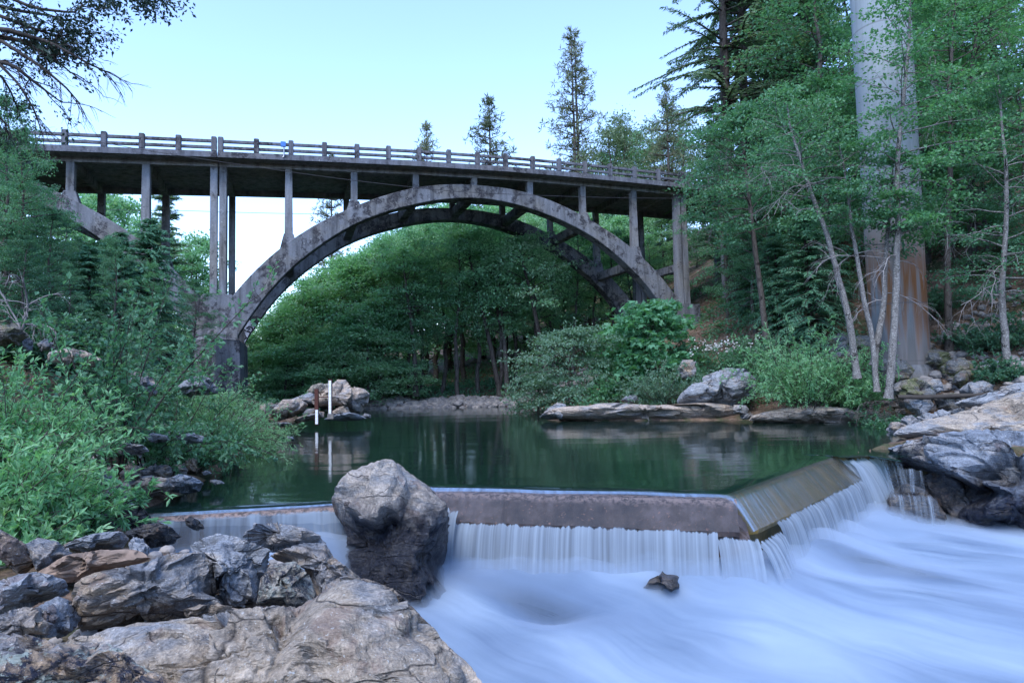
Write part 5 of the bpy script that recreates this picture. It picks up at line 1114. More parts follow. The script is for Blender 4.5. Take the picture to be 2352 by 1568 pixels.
def plant_obj(T, name, label, cat, loc, leafmat, woodmat, group=None, crown='crown', wood='trunk', kind='leaf', rz=0, sc=None, fold=.18, deadmat=None):
    t = thing(name, label, cat, loc, group, rz)
    if sc is not None: t.scale = sc
    obj(wood, T.wood.mesh(wood), woodmat, t)
    if T.P: obj(crown, T.leaves(crown, kind, fold), leafmat, t)
    for db in T.dead: obj('dead_branch', db.mesh('dead_branch'), deadmat or BARK_DEAD, t)
    return t
def ground_hit(px, Y): 
    x = at(px, 870, Y)[0]; return np.array((x, Y, gz(x, Y)))
class Proto:
    """first use places the prototype itself, later uses are copies"""
    def __init__(s, T, name, cat, H, leafmat, woodmat, **kw): s.T, s.name, s.cat, s.H, s.lm, s.wm, s.kw, s.o = T, name, cat, H, leafmat, woodmat, kw, None
    def put(s, loc, H, wide=1.0, rz=0.0, label='', group=None, lm=None):
        k = H / s.H; sc = (k * wide, k * wide, k)
        if s.o is None:
            s.o = plant_obj(s.T, s.name, label, s.cat, loc, s.lm, s.wm, group, rz=rz, sc=sc, **s.kw); return s.o
        return copy_tree(s.o, loc, rz, sc, label, group)
rg = np.random.RandomState(11)
def put_px(pr, px, topy, Y, wide=1.0, label='', group=None, dz=-.1, minH=2.0):
    g = ground_hit(px, Y); top = at(px, topy, Y)[2]; H = max(minH, top - g[2]); g[2] += dz
    return pr.put(g, H, wide, rg.rand() * 6.28, label, group)

# ---- alders and maples across the pool
oak = [Proto(broadleaf(66 + i, 14, .16, .25, 3.4, 30, 4, 9, .24, .55, droop=.3, flat=.6, gaps=.25), 'hill_tree', 'tree', 14, LEAF_OLIVE, BARK_GREY) for i in range(2)]
lowA = [Proto(broadleaf(40 + i, 9, .12, .10, 2.7, 40, 5, 13, .18, .62, droop=.6, flat=.5), 'alder_tree', 'tree', 9, LEAF_FOREST, BARK_GREY) for i in range(3)]
highA = [Proto(broadleaf(50 + i, 15, .18, .36, 3.3, 36, 5, 13, .19, .62, droop=.45, flat=.7, gaps=.15), 'alder_tree', 'tree', 15, LEAF_FOREST if i < 2 else LEAF_ALDER, BARK_GREY) for i in range(3)]
darkA = [Proto(broadleaf(60 + i, 13, .18, .40, 3.4, 36, 5, 13, .22, .62, droop=.4, flat=.6), 'shade_tree', 'tree', 13, LEAF_FOREST if i else LEAF_ALDER, BARK_DARK) for i in range(2)]
LG = 'trees lining the far side of the pool'
low = [(560, 800, 49.5), (585, 770, 50), (612, 742, 51), (640, 725, 50.5), (668, 690, 51.5), (700, 655, 51), (735, 640, 52), (770, 605, 51.5), (810, 600, 50.8), (845, 585, 52)]
for i, (px, ty, Y) in enumerate(low):
    put_px(lowA[i % 3], px, ty, Y, 1.25, 'low branching green alder in the sloping row left of the far gravel beach', LG)
high = [(880, 565, 51.5), (905, 545, 53), (940, 535, 50.5), (975, 520, 52.5), (1015, 500, 54), (1052, 505, 51), (1098, 500, 53), (1142, 500, 50.5), (1185, 510, 53.5), (1228, 505, 52), (1275, 520, 54), (1320, 520, 52), (1365, 530, 54), (1410, 530, 53), (1455, 545, 52), (1500, 540, 55)]
for i, (px, ty, Y) in enumerate(high):
    put_px(highA[i % 3], px, ty, Y, 1.0, 'tall alder with a bare lower trunk behind the far gravel beach under the arch', LG)
for i in range(40):
    px = 580 + i * 26 + rg.normal() * 10; Y = 58 + rg.rand() * 12; ty = np.interp(px, (580, 800, 1000, 1200, 1600), (770, 620, 510, 500, 500)) + rg.normal() * 18
    put_px(darkA[i % 2] if i % 3 else lowA[i % 3], px, ty, Y, 1.15, 'shaded tree deep in the wood behind the front row of alders', 'trees deep in the wood under the arch')
for i in range(13):
    px = 1010 + i * 48 + rg.normal() * 10; Y = 76 + rg.rand() * 10; ty = np.interp(px, (1000, 1250, 1400, 1640), (480, 470, 330, 310)) + rg.normal() * 14
    put_px(highA[i % 3], px, ty, Y, 1.0, 'tree on the wooded slope rising behind the right half of the bridge', 'trees on the slope behind the bridge')
for i, (px, ty, Y) in enumerate([(1395, 300, 74), (1430, 285, 80), (1470, 300, 76), (1510, 285, 82), (1545, 265, 78), (1590, 290, 76), (1625, 300, 72)]):
    put_px(oak[i % 2], px, ty, Y, 1.0, 'loose crowned tree showing above the bridge railing left of the big fir', 'trees above the railing')
# ---- bank trees behind the left arch
for i, (px, ty, Y) in enumerate([(455, 555, 58), (425, 590, 56), (480, 640, 60), (395, 560, 62), (225, 440, 60), (190, 470, 58), (290, 470, 64), (345, 520, 58)]):
    put_px(lowA[i % 3], px, ty, Y, .9, 'pale green tree seen through the columns of the left arch', 'trees behind the left arch')
# ---- conifers on the skyline
pine1 = Proto(conifer(70, 26, .26, .42, 4.9, 30, 6, .52, .1, style='pine', power=.85, tilt=.0, twin=.8), 'pine_tree', 'tree', 26, NEEDLE_PINE, BARK_GREY)
pine2 = Proto(conifer(71, 20, .2, .40, 4.2, 24, 6, .48, .1, style='pine', power=.85, tilt=.0), 'pine_tree', 'tree', 20, NEEDLE_PINE, BARK_GREY)
put_px(pine1, 1340, 72, 84, 1.0, 'tallest pine with twin trunks standing alone above the bridge railing')
put_px(pine2, 1137, 220, 92, 1.1, 'dark pine above the middle of the bridge railing')
put_px(pine2, 989, 280, 118, .9, 'small sunlit yellowish pine above the bridge crown')
put_px(pine2, 762, 352, 112, .8, 'thin pine showing under the deck beside the left haunch of the arch')
put_px(pine2, 1440, 285, 92, .8, 'bushy pine right of the twin trunked pine above the railing')
put_px(pine2, 1552, 190, 70, 1.0, 'ragged pine between the twin trunked pine and the great fir')
fir1 = Proto(conifer(73, 18, .25, .06, 3.4, 36, 6, .55, .12, .45, 'fir', .8), 'fir_tree', 'tree', 18, NEEDLE, BARK_DARK)
put_px(fir1, 378, 395, 47, 1.15, 'dark fir standing behind the columns of the left arch')
bigfir = Proto(conifer(74, 40, .55, .36, 8.6, 36, 7, .55, .15, .45, 'fir', .42, .0, twin=1.6, nspr=27), 'fir_tree', 'tree', 40, NEEDLE, BARK_DARK)
fo = put_px(bigfir, 1692, -420, 46, 1.0, 'great twin trunked fir towering over the right end of the bridge'); fo.rotation_euler = (0, 0, .15)
for i, (px, ty, Y, wd, lab) in enumerate([(1790, -160, 52, 1.9, 'dark fir right of the great twin trunked fir'), (1880, -120, 47, 1.8, 'fir close behind the left side of the round pier'), (2130, -160, 44, 1.7, 'dark fir behind the right side of the round pier'), (2230, -200, 48, 1.7, 'fir at the top right behind the bright green crown'), (2330, -140, 42, 1.7, 'fir at the top right corner'), (1660, 230, 60, 1.0, 'short fir below the limbs of the great fir')]):
    put_px(fir1, px, ty, Y, wd, lab)
cedar = Proto(conifer(76, 10, .14, .03, 2.3, 40, 7, .40, .10, .8, 'cedar', .45, .1), 'cedar_tree', 'tree', 10, NEEDLE_CEDAR, BARK_DARK)
for px, ty, Y, wd, lab in [(1868, 470, 33, 1.35, 'feathery green cedar between the leaning trunk and the bridge end'), (1795, 520, 35, 1.2, 'dark cedar left of the feathery green cedar'), (1740, 430, 40, 1.1, 'thick cedar right of the right pier columns'), (1690, 450, 49, 1.0, 'narrow cedar behind the right pier columns'), (1930, 520, 34, 1.1, 'cedar in the shade behind the pale trunks'), (1750, 430, 40, 1.0, 'tall shaded cedar up the bank behind the others'),
                           (2200, 300, 36, 1.3, 'tall dark cedar on the slope right of the round pier'), (2320, 350, 33, 1.3, 'dark cedar on the slope at the right edge'),
                           (340, 500, 24, 1.25, 'feathery cedar hiding the left arch'), (270, 530, 23, 1.3, 'broad feathery cedar left of the one hiding the arch'), (200, 560, 21, 1.4, 'dark cedar at the back of the left bank')]:
    put_px(cedar, px, ty, Y, wd, lab)
# ---- dense wall of trees on the right bank
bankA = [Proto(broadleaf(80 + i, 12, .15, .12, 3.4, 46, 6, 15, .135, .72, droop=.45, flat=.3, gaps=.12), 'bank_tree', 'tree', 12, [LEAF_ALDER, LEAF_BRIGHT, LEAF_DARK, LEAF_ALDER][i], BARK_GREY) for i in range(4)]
RB = [(1680, 330, 42, 0, .85, 'rounded green tree at the end of the bridge railing'), (1735, 390, 43, 1, .9, 'bright green tree under the great fir'), (1740, 400, 38, 0, 1.0, 'mid green tree below the great fir'), (1835, 330, 38, 0, 1.0, 'tall leafy tree left of the round pier'), (1905, 190, 36, 1, .9, 'bright tree touching the left side of the round pier'), (1850, 250, 44, 3, 1.0, 'tall tree behind the leafy one left of the pier'), (1905, -60, 40, 3, 1.1, 'high tree whose crown meets the top of the pier'),
      (2140, -20, 34, 1, 1.15, 'large bright green crown right of the pier'), (2240, 20, 31, 1, 1.15, 'brightest green crown at upper right'), (2330, -30, 33, 1, 1.15, 'tall bright tree at the right edge'), (2180, 180, 36, 2, 1.1, 'dark tree in the gap right of the pier'), (2290, 230, 30, 3, 1.0, 'drooping green tree above the dirt slope'), (2380, 150, 27, 3, 1.0, 'leafy tree half out of frame at right'),
      (2150, 330, 38, 2, 1.0, 'shaded tree above the bare dirt slope'), (2260, 380, 37, 2, 1.0, 'second shaded tree above the bare dirt slope'), (2050, 100, 42, 2, 1.1, 'dark tree directly behind the pier'), (1990, -40, 45, 3, 1.1, 'tall tree rising behind the pier'), (1760, 380, 43, 2, 1.0, 'dark tree behind the cedars'), (1850, 330, 42, 2, 1.1, 'dark tree behind the feathery green cedar'), (1780, 420, 36, 0, .8, 'leafy tree in front of the cedars')]
for px, ty, Y, k, wd, lab in RB: put_px(bankA[k], px, ty, Y, wd, lab)
for i in range(26):
    px = 1680 + i * 28 + rg.normal() * 8; Y = 44 + rg.rand() * 14; ty = 180 + rg.rand() * 150 if px > 1760 else 330 + rg.rand() * 60
    put_px(darkA[i % 2], px, ty, Y, 1.1, 'dark tree in the wooded slope far behind the round pier', 'trees deep in the right slope')
# ---- left bank wall
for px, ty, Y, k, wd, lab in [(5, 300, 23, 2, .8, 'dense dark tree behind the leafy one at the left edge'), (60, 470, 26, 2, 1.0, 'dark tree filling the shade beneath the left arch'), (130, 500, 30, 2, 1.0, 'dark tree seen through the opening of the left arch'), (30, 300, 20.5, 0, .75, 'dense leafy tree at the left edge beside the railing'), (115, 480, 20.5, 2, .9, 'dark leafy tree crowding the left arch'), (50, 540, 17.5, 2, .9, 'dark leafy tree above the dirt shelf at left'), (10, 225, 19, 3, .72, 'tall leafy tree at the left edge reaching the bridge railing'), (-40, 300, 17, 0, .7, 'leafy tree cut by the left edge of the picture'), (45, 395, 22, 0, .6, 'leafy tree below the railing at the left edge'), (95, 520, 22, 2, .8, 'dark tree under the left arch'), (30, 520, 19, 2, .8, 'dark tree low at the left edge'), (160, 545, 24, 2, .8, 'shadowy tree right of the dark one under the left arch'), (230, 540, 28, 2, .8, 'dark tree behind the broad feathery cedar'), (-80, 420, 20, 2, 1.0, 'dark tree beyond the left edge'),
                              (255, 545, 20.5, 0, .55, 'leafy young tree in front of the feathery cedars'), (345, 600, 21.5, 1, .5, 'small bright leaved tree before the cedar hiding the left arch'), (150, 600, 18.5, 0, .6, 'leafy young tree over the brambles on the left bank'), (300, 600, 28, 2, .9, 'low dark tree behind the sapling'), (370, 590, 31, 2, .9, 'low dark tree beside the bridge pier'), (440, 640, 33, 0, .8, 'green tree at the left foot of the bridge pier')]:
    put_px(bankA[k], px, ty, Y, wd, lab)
for i in range(12):
    px = -120 + i * 34; put_px(darkA[i % 2], px, 420 + rg.rand() * 60 if px < 60 else 560, 32 + rg.rand() * 10, 1.0, 'dark tree on the slope behind the left bank', 'trees deep in the left slope')

for i, (px, ty, Y) in enumerate([(880, 690, 49.3), (840, 720, 49), (800, 735, 48.6), (760, 760, 48.9), (915, 730, 50), (700, 775, 49), (650, 800, 49), (1390, 760, 49)]):
    put_px(lowA[i % 3], px, ty, Y, 1.5, 'low leafy alder sapling filling the gap under the taller alders', 'saplings under the alders')
# ------------------------------------------------------------------ shrubs and saplings close by
def rel(pts, Y, base): return [at(px, py, Y) - base for px, py in pts]
def shrub_px(T, name, label, px, Y, leafmat, cat='shrub', group=None, dz=-.05, kind='leaf', wood=BARK_GREY, rz=0, at_z=None):
    g = ground_hit(px, Y); g[2] += dz
    if at_z is not None: g[2] = at_z
    return plant_obj(T, name, label, cat, g, leafmat, wood, group, 'foliage', 'stems', kind, rz)
W1 = dict(leaf=.105, asp=.33, nl=12, per=8, arch=1.0)
for px, Y, H, R, st, sd, seed, lab in [(10, 9.3, 1.75, .9, 64, 131, 1, 'light green willow shrub at the left edge below the dirt shelf'), (110, 9.9, 1.35, .9, 64, 132, 2, 'light green willow shrub behind the front ones on the left'), (60, 8.0, 1.15, .85, 72, 133, 3, 'bushy willow shrub over the grey rocks at left'),
                                       (165, 8.2, .8, .75, 56, 134, 4, 'low willow shrub leaning out over the black wet rock'), (-50, 7.2, 1.4, .8, 60, 135, 5, 'willow shrub cut by the left edge above the leaning slab'), (0, 6.9, .75, .65, 60, 136, 6, 'willow tuft hanging over the squat tan boulder')]:
    shrub_px(shrub(sd, H, R, st, side=(.25, -.1, 0), **W1), 'willow_shrub', lab, px, Y, LEAF_WILLOW)
shrub_px(shrub(140, 3.9, 1.5, 11, 22, 9, .115, .62, .55, .62, side=(.08, 0, 0), thick=.03, base_r=.15), 'alder_sapling', 'dark stemmed alder sapling standing up through the shrubs on the left bank', 265, 11.6, LEAF_ALDER, 'sapling', wood=BARK_DARK)
shrub_px(shrub(141, 1.9, 1.4, 14, 16, 9, .11, .62, .7, .9, thick=.02), 'alder_sapling', 'bushy alder sapling between the dark stemmed one and the pool', 345, 12.8, LEAF_ALDER, 'sapling', wood=BARK_DARK)
shrub_px(shrub(142, 2.6, 1.3, 10, 18, 8, .11, .62, .6, .8, thick=.02), 'alder_sapling', 'leafy alder sapling in front of the bridge pier', 400, 15.5, LEAF_ALDER, 'sapling', wood=BARK_DARK)
shrub_px(shrub(143, 2.2, 1.3, 10, 18, 8, .11, .62, .6, .8, thick=.02), 'alder_sapling', 'alder sapling behind the mossy tan boulder', 300, 15.8, LEAF_ALDER, 'sapling', wood=BARK_DARK)
shrub_px(shrub(145, 1.75, 1.7, 80, 9, 13, .10, .20, 1.2, 1.0, side=(.35, -.05, 0)), 'willow_shrub', 'fine leaved willow bush drooping over the left edge of the pool', 505, 17.2, LEAF_WILLOW)
shrub_px(shrub(146, 1.5, 1.6, 64, 9, 13, .10, .20, 1.2, 1.0, side=(.35, 0, 0)), 'willow_shrub', 'willow bush nearest the gauge rocks', 560, 20.0, LEAF_WILLOW)
shrub_px(shrub(147, 1.5, 1.5, 60, 9, 12, .11, .24, 1.0, 1.0), 'willow_shrub', 'willow bush under the pointed foot of the bridge pier', 450, 20.5, LEAF_WILLOW)
shrub_px(shrub(148, 1.3, 1.3, 40, 9, 12, .10, .5, 1.0, 1.0), 'bramble', 'leafy bush behind the drooping willow on the left', 420, 14.2, LEAF_ALDER)
for i, (px, Y, H, R, lab) in enumerate([(95, 17.5, 1.5, 1.5, 'dark bramble above the dirt shelf on the left bank'), (160, 18.5, 1.7, 1.7, 'dark bramble with seed heads under the left arch'), (40, 16.8, 1.5, 1.3, 'dark bramble at the left edge by the dead branch'), (225, 19, 1.6, 1.6, 'dark bramble behind the sapling'), (290, 18.2, 1.4, 1.5, 'dark bramble beside the grey dome boulder'), (200, 15.2, 1.0, 1.2, 'low bramble between the shrubs and the dirt shelf'), (370, 21, 1.6, 1.6, 'dark bramble at the foot of the cedars on the left'), (250, 13.6, .9, 1.0, 'low bramble below the mossy tan boulder')]):
    shrub_px(shrub(150 + i, H, R, 46, 8, 11, .12, .7, 1.1, 1.0), 'bramble', lab, px, Y, LEAF_DARK if i < 5 or i == 6 else LEAF_ALDER)
# right bank shrubs
shrub_px(shrub(170, 3.1, 2.4, 110, 9, 15, .15, .30, .8, .95, base_r=.7), 'willow_shrub', 'round light green willow bush on the right shore', 1850, 26.6, LEAF_WILLOW, at_z=.45)
shrub_px(shrub(171, 2.0, 1.8, 70, 9, 13, .15, .30, .9, 1.0, base_r=.5), 'willow_shrub', 'smaller willow bush at the right side of the round one', 1945, 26.4, LEAF_WILLOW, at_z=.4)
def sidetree(seed, px, Y, H, lm, label, name='bank_tree', cat='tree', kind='leaf', **kw):
    T = broadleaf(seed, H, **kw); g = ground_hit(px, Y); g[2] -= .1; return plant_obj(T, name, label, cat, g, lm, BARK_GREY, None, 'crown', 'trunk', kind)
sidetree(180, 1310, 36.5, 4.6, LEAF_PALE, 'pale layered dogwood spreading over the far water edge', 'dogwood_tree', tr=.07, cb=.12, cr=3.3, nprim=40, nsub=6, nl=14, leaf=.17, asp=.6, droop=.7, flat=.2, up0=.35)
sidetree(181, 1240, 38, 3.4, LEAF_PALE, 'smaller pale dogwood hanging over the water left of the larger one', 'dogwood_tree', tr=.06, cb=.12, cr=2.6, nprim=30, nsub=6, nl=13, leaf=.17, asp=.6, droop=.7, flat=.2, up0=.3)
sidetree(182, 1500, 35.5, 4.3, LEAF_MAPLE, 'bright broad leaved maple sapling in front of the right foot of the arch', 'maple_tree', kind='lobed', tr=.07, cb=.15, cr=1.9, nprim=34, nsub=5, nl=7, leaf=.26, asp=1.0, droop=.45, flat=.3)
sidetree(183, 1425, 38, 3.4, LEAF_MAPLE, 'dimmer maple sapling behind the bright one under the arch', 'maple_tree', kind='lobed', tr=.06, cb=.15, cr=1.9, nprim=26, nsub=5, nl=6, leaf=.26, asp=1.0, droop=.45, flat=.3)
for i, (px, Y, H, R, lm, lab) in enumerate([(1520, 31.8, 2.2, 1.9, LEAF_PALE, 'grey green bush right of the brown stump shaped rock'), (1470, 33, 1.6, 1.5, LEAF_PALE, 'grey green bush above the pale shelf'), (1400, 34, 1.1, 1.4, LEAF_BRIGHT, 'bright green low bush beside the grassy patch'), (1620, 34.5, 2.2, 2.0, LEAF_ALDER, 'bush with white blossoms below the right pier'), (1690, 34, 2.0, 2.0, LEAF_ALDER, 'second bush with white blossoms below the right pier'), (1740, 33, 1.8, 1.8, LEAF_ALDER, 'green bush above the craggy outcrop'), (1640, 32, 1.6, 1.8, LEAF_ALDER, 'green bush behind the craggy outcrop'), (1800, 31, 1.6, 1.6, LEAF_DARK, 'dark bush up the bank from the round willow'), (1870, 30, 1.5, 1.6, LEAF_DARK, 'bramble below the feathery green cedar'),
                                           (1950, 28.8, 1.5, 1.5, LEAF_ALDER, 'bramble with faded flowers left of the pale trunks'), (2030, 23.6, .8, .9, LEAF_ALDER, 'bramble at the feet of the pale trunks'), (2000, 24.6, 1.0, 1.0, LEAF_DARK, 'dark bramble behind the feet of the pale trunks'), (2095, 22.6, .45, .8, LEAF_BRIGHT, 'low green sprigs beside the fallen log'), (2300, 24.5, 1.0, 1.0, LEAF_DARK, 'small dark bush under the right trunk'), (2240, 27, 1.3, 1.4, LEAF_DARK, 'dark bush over the huge shaded boulder'), (2330, 26, 1.6, 1.5, LEAF_DARK, 'dark bush at the right edge above the boulders'), (2190, 21.4, .3, .5, LEAF_BRIGHT, 'tiny green plant growing on the bare rock sheet'), (2160, 30, 1.8, 1.8, LEAF_DARK, 'bush behind the right side of the pier foot'), (1570, 37.5, 1.6, 1.8, LEAF_DARK, 'dark bush against the plinth of the right pier')]):
    T = shrub(190 + i, H, R, 44, 8, 11, .13 if H > .6 else .07, .6, .9, 1.0)
    o = shrub_px(T, 'bush', lab, px, Y, lm)
    if 'white blossoms' in lab:
        r = np.random.RandomState(i); n = 140; c = (r.rand(14, 3) - .5) * np.array((2.6, 2.0, .7)) + np.array((0, -.5, H * .85)); q = c[r.randint(0, 14, n)] + r.normal(size=(n, 3)) * .09
        obj('blossom', leafmesh('blossom', q, r.normal(size=(n, 3)), np.tile((0, -.5, 1.), (n, 1)) + r.normal(size=(n, 3)) * .3, .10, .09, r), PETAL, o)
WOB = .07
# pale leaning trunks in front of the round pier, and their crowns
def pathtree(seed, pts, Y, label, lm, bark, dead=0, name='alder_tree', Y1=None, deadat=None, **kw):
    base = at(pts[0][0], pts[0][1], Y); base[2] -= .15; n = len(pts); Ys = np.linspace(Y, Y1 if Y1 else Y, n)
    P = np.array([at(px, py, y) - base for (px, py), y in zip(pts, Ys)]); P[0] = (0, 0, 0)
    T = broadleaf(seed, path=P, H=P[-1][2], **kw)
    if dead:
        r = T.r
        for k in range(dead):
            h = r.uniform(*(deadat or (.3, .8))); q = P[int(h * (n - 1))] + (P[min(n - 1, int(h * (n - 1)) + 1)] - P[int(h * (n - 1))]) * r.rand(); a = r.uniform(-.6, .6) if r.rand() < .6 else PI + r.uniform(-.6, .6)
            T.dead.append(Tubes()); bare(T.dead[-1], q, np.array((math.cos(a), math.sin(a) * .6 - .2, .2)), r.uniform(1.6, 2.8), .022, 2, r, .9)
    return plant_obj(T, name, label, 'tree', base, lm, bark)
AK = dict(nsub=5, nl=10, leaf=.125, asp=.72, flat=.3, droop=.5)
pathtree(230, [(1968, 860), (1964, 830), (1947, 722), (1931, 656), (1917, 606), (1894, 522), (1887, 505), (1854, 417), (1837, 360), (1815, 290), (1805, 215)], 24.6, 'alder whose pale mottled trunk leans left in front of the cedars', LEAF_ALDER, BARK_ALDER, 3, tr=.125, cb=.60, cr=2.6, nprim=34, **AK)
pathtree(231, [(2014, 890), (2012, 872), (2004, 772), (1984, 689), (1971, 606), (1956, 522), (1950, 470), (1942, 400), (1925, 320)], 24.2, 'thin pale trunk second from the left of the group by the round pier', LEAF_ALDER, BARK_ALDER, 4, deadat=(.45, .9), tr=.10, cb=.62, cr=1.9, nprim=22, **AK)
pathtree(232, [(2040, 905), (2044, 886), (2054, 756), (2059, 662), (2061, 589), (2064, 522), (2061, 433), (2062, 333), (2074, 233), (2085, 120), (2090, 20), (2095, -80)], 23.8, 'tallest pale trunk crossing the round pier with leafy tiers above', LEAF_BRIGHT, BARK_ALDER, 4, tr=.135, cb=.42, cr=2.7, nprim=46, gaps=.3, side=(.45, 0, 0), nsub=6, nl=13, leaf=.14, asp=.72, flat=.25, droop=.5)
pathtree(233, [(2006, 830), (2012, 796), (2027, 722), (2031, 672), (2034, 589), (2040, 522), (2048, 440), (2052, 360)], 24.4, 'pale trunk with bare limbs against the rust streak on the round pier', LEAF_ALDER, BARK_ALDER, 3, tr=.12, cb=.6, cr=1.5, nprim=14, **AK)
pathtree(234, [(2316, 840), (2311, 809), (2304, 722), (2299, 656), (2306, 589), (2312, 480), (2310, 380), (2300, 260), (2290, 150)], 24.6, 'slim pale trunk at the right edge above the boulders', LEAF_ALDER, BARK_ALDER, 5, deadat=(.4, .8), tr=.13, cb=.3, cr=2.8, nprim=36, **AK)
pathtree(235, [(1760, 770), (1752, 700), (1738, 600), (1726, 500), (1716, 420), (1708, 340), (1700, 270)], 33, 'dark leafed tree reaching across the end of the bridge', LEAF_ALDER, BARK_GREY, 5, tr=.15, cb=.42, cr=3.0, nprim=40, nsub=5, nl=12, leaf=.16, asp=.75, flat=.25, droop=.4, side=(-.6, -.3, 0))
pathtree(236, [(2180, 800), (2175, 650), (2178, 500), (2185, 350), (2180, 200), (2190, 60), (2200, -60)], 27.5, 'bright leaved tree just right of the round pier', LEAF_BRIGHT, BARK_GREY, 6, deadat=(.45, .8), tr=.14, cb=.5, cr=3.4, nprim=44, gaps=.1, **AK)
# trunks leaning through the shade under the arch
for i, (pts, Y, lab) in enumerate([([(1150, 912), (1128, 800), (1105, 700), (1080, 600), (1070, 540)], 49.6, 'dark trunked alder leaning left over the middle of the gravel beach'), ([(955, 905), (952, 820), (945, 740), (930, 640), (925, 580)], 49.2, 'brown trunked alder standing at the edge of the gravel beach'), ([(1262, 900), (1245, 800), (1225, 700), (1200, 600), (1190, 560)], 47.5, 'crooked dark alder right of the leaning one'), ([(1165, 905), (1160, 800), (1150, 700), (1142, 600)], 50, 'thin straight alder beside the leaning one')]):
    pathtree(240 + i, pts, Y, lab, LEAF_FOREST, BARK_GREY if i % 2 else BARK_DARK, 0, tr=.2, cb=.5, cr=3.2, nprim=30, nsub=5, nl=10, leaf=.23, asp=.62, flat=.3, droop=.6)
# ---- the tree overhanging the top left corner
T = Plant(260); r = T.r; tb0 = np.array((-9.2, 8.2, gz(-9.2, 8.2)))
trunk = np.array([(0, 0, -.2), (.1, 0, 2), (.3, -.1, 4), (.5, -.1, 6), (.9, -.2, 8)]); T.wood.add(trunk, (.24, .2, .17, .14, .09), 9)
def twig(p, d, L, rad, depth, lf):
    br = curve_branch(p, d, L, 6, .42, r, .13); T.wood.add(br, np.linspace(rad, rad * .4, 7), 5 if rad > .02 else 3)
    if depth == 0:
        if r.rand() < lf:
            for a in range(2, 7): T.leaf_cluster(br[a], 4, (.05, .05, .05), .055, .55, unit(d), .5, .25)
        return
    for k in range(5):
        a = 1 + int(r.rand() * 5.99); t = unit(br[a] - br[a - 1]); twig(br[a], unit(t + r.normal(size=3) * np.array((.55, .55, .45))), L * r.uniform(.38, .62), rad * .45, depth - 1, lf)
OV = 7.6
for pts, rad, lf in [([(-80, 85), (30, 88), (105, 120), (160, 165)], .03, .06), ([(-60, 0), (40, 25), (110, 35), (165, 50)], .022, .7), ([(-80, 50), (10, 70), (60, 85), (110, 100)], .024, .85), ([(-60, 130), (30, 150), (80, 190), (140, 235)], .026, .03), ([(-60, 180), (0, 170), (25, 210), (40, 250)], .018, .12), ([(-40, -30), (80, 20), (170, 30), (190, 10)], .02, .6), ([(180, -80), (240, -45), (290, -20), (325, 0)], .012, .9), ([(-20, 80), (90, 150), (150, 200), (185, 240)], .02, .03), ([(-10, 60), (120, 100), (200, 145), (255, 170)], .022, .05), ([(-20, 130), (40, 190), (75, 245), (95, 300)], .016, .03), ([(-20, 30), (60, 60), (120, 80), (170, 85)], .02, .5), ([(-70, 230), (-10, 260), (10, 280), (20, 310)], .014, .2)]:
    Pp = [at(px, py, OV + .15 * k) - tb0 for k, (px, py) in enumerate(pts)]; root = trunk[2] + (trunk[4] - trunk[2]) * min(1, max(0, (Pp[0][2] - 4) / 4)); full = np.array([root] + Pp)
    ui = np.linspace(0, 1, 14); sm = np.stack([np.interp(ui, np.linspace(0, 1, len(full)), full[:, k]) for k in range(3)], 1); T.wood.add(sm, np.linspace(rad * 1.6, rad * .35, 14), 5)
    for k in range(11):
        a = 5 + int(r.rand() * 8.99); t = unit(sm[min(13, a + 1)] - sm[a - 1]); twig(sm[a], unit(t + r.normal(size=3) * .5 + np.array((0, 0, -.15))), (.45 if Pp[0][0] > 5.5 else 1) * r.uniform(.22, .46), rad * .35, 1, lf)
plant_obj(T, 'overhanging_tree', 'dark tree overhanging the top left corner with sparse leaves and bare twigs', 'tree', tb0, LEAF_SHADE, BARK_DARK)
# ---- dead wood
def deadwood(name, label, cat, base, specs, seed, mat=BARK_DEAD):
    tb = Tubes(); r = np.random.RandomState(seed)
    for p, d, L, rad, dp, dr in specs: bare(tb, np.asarray(p) - base, unit(np.array(d, float)), L, rad, dp, r, dr)
    return tag(obj(name, tb.mesh(name), mat, None, base), label, cat)
b = at(45, 770, 15.0); deadwood('dead_branch', 'bare grey dead branch with lichen sprawling over the dirt shelf at left', 'branch', b, [(at(45, 770, 15), (.55, -.2, .85), 1.5, .035, 2, .8), (at(45, 770, 15), (-.3, 0, 1), 1.3, .03, 2, .5), (at(60, 745, 15), (.9, 0, .3), 1.0, .025, 2, 1.0)], 5)
b = at(2000, 965, 23.4); deadwood('brush_pile', 'tangle of bare grey twigs heaped at the waterline below the pale trunks', 'brush', b, [(at(1960 + 12 * k, 960 - (k % 4) * 12, 23.6), ((-1) ** k * .8, (k % 3 - 1) * .4, .35), .9, .016, 2, .9) for k in range(12)], 6, BARK_GREY)
b = at(2250, 985, 19.3); deadwood('dead_branch', 'forked bare twig lying on the smooth rock sheet', 'branch', b, [(at(2185, 955, 20.0), (.95, -.35, -.15), 1.7, .02, 1, .2), (at(2290, 985, 19.3), (.9, .2, .25), .8, .012, 2, .5)], 7)
b = at(2060, 913, 23.0); tb = Tubes(); lg = [at(2060, 911, 23.0), at(2120, 912, 23.1), at(2190, 909, 23.2), at(2240, 908, 23.2), at(2295, 902, 23.3)]; tb.add([p - b for p in lg], (.075, .085, .085, .08, .07), 10)
tag(obj('fallen_log', tb.mesh('fallen_log'), LOGWOOD, None, b), 'slim dark fallen log lying level below the boulder heap', 'log')
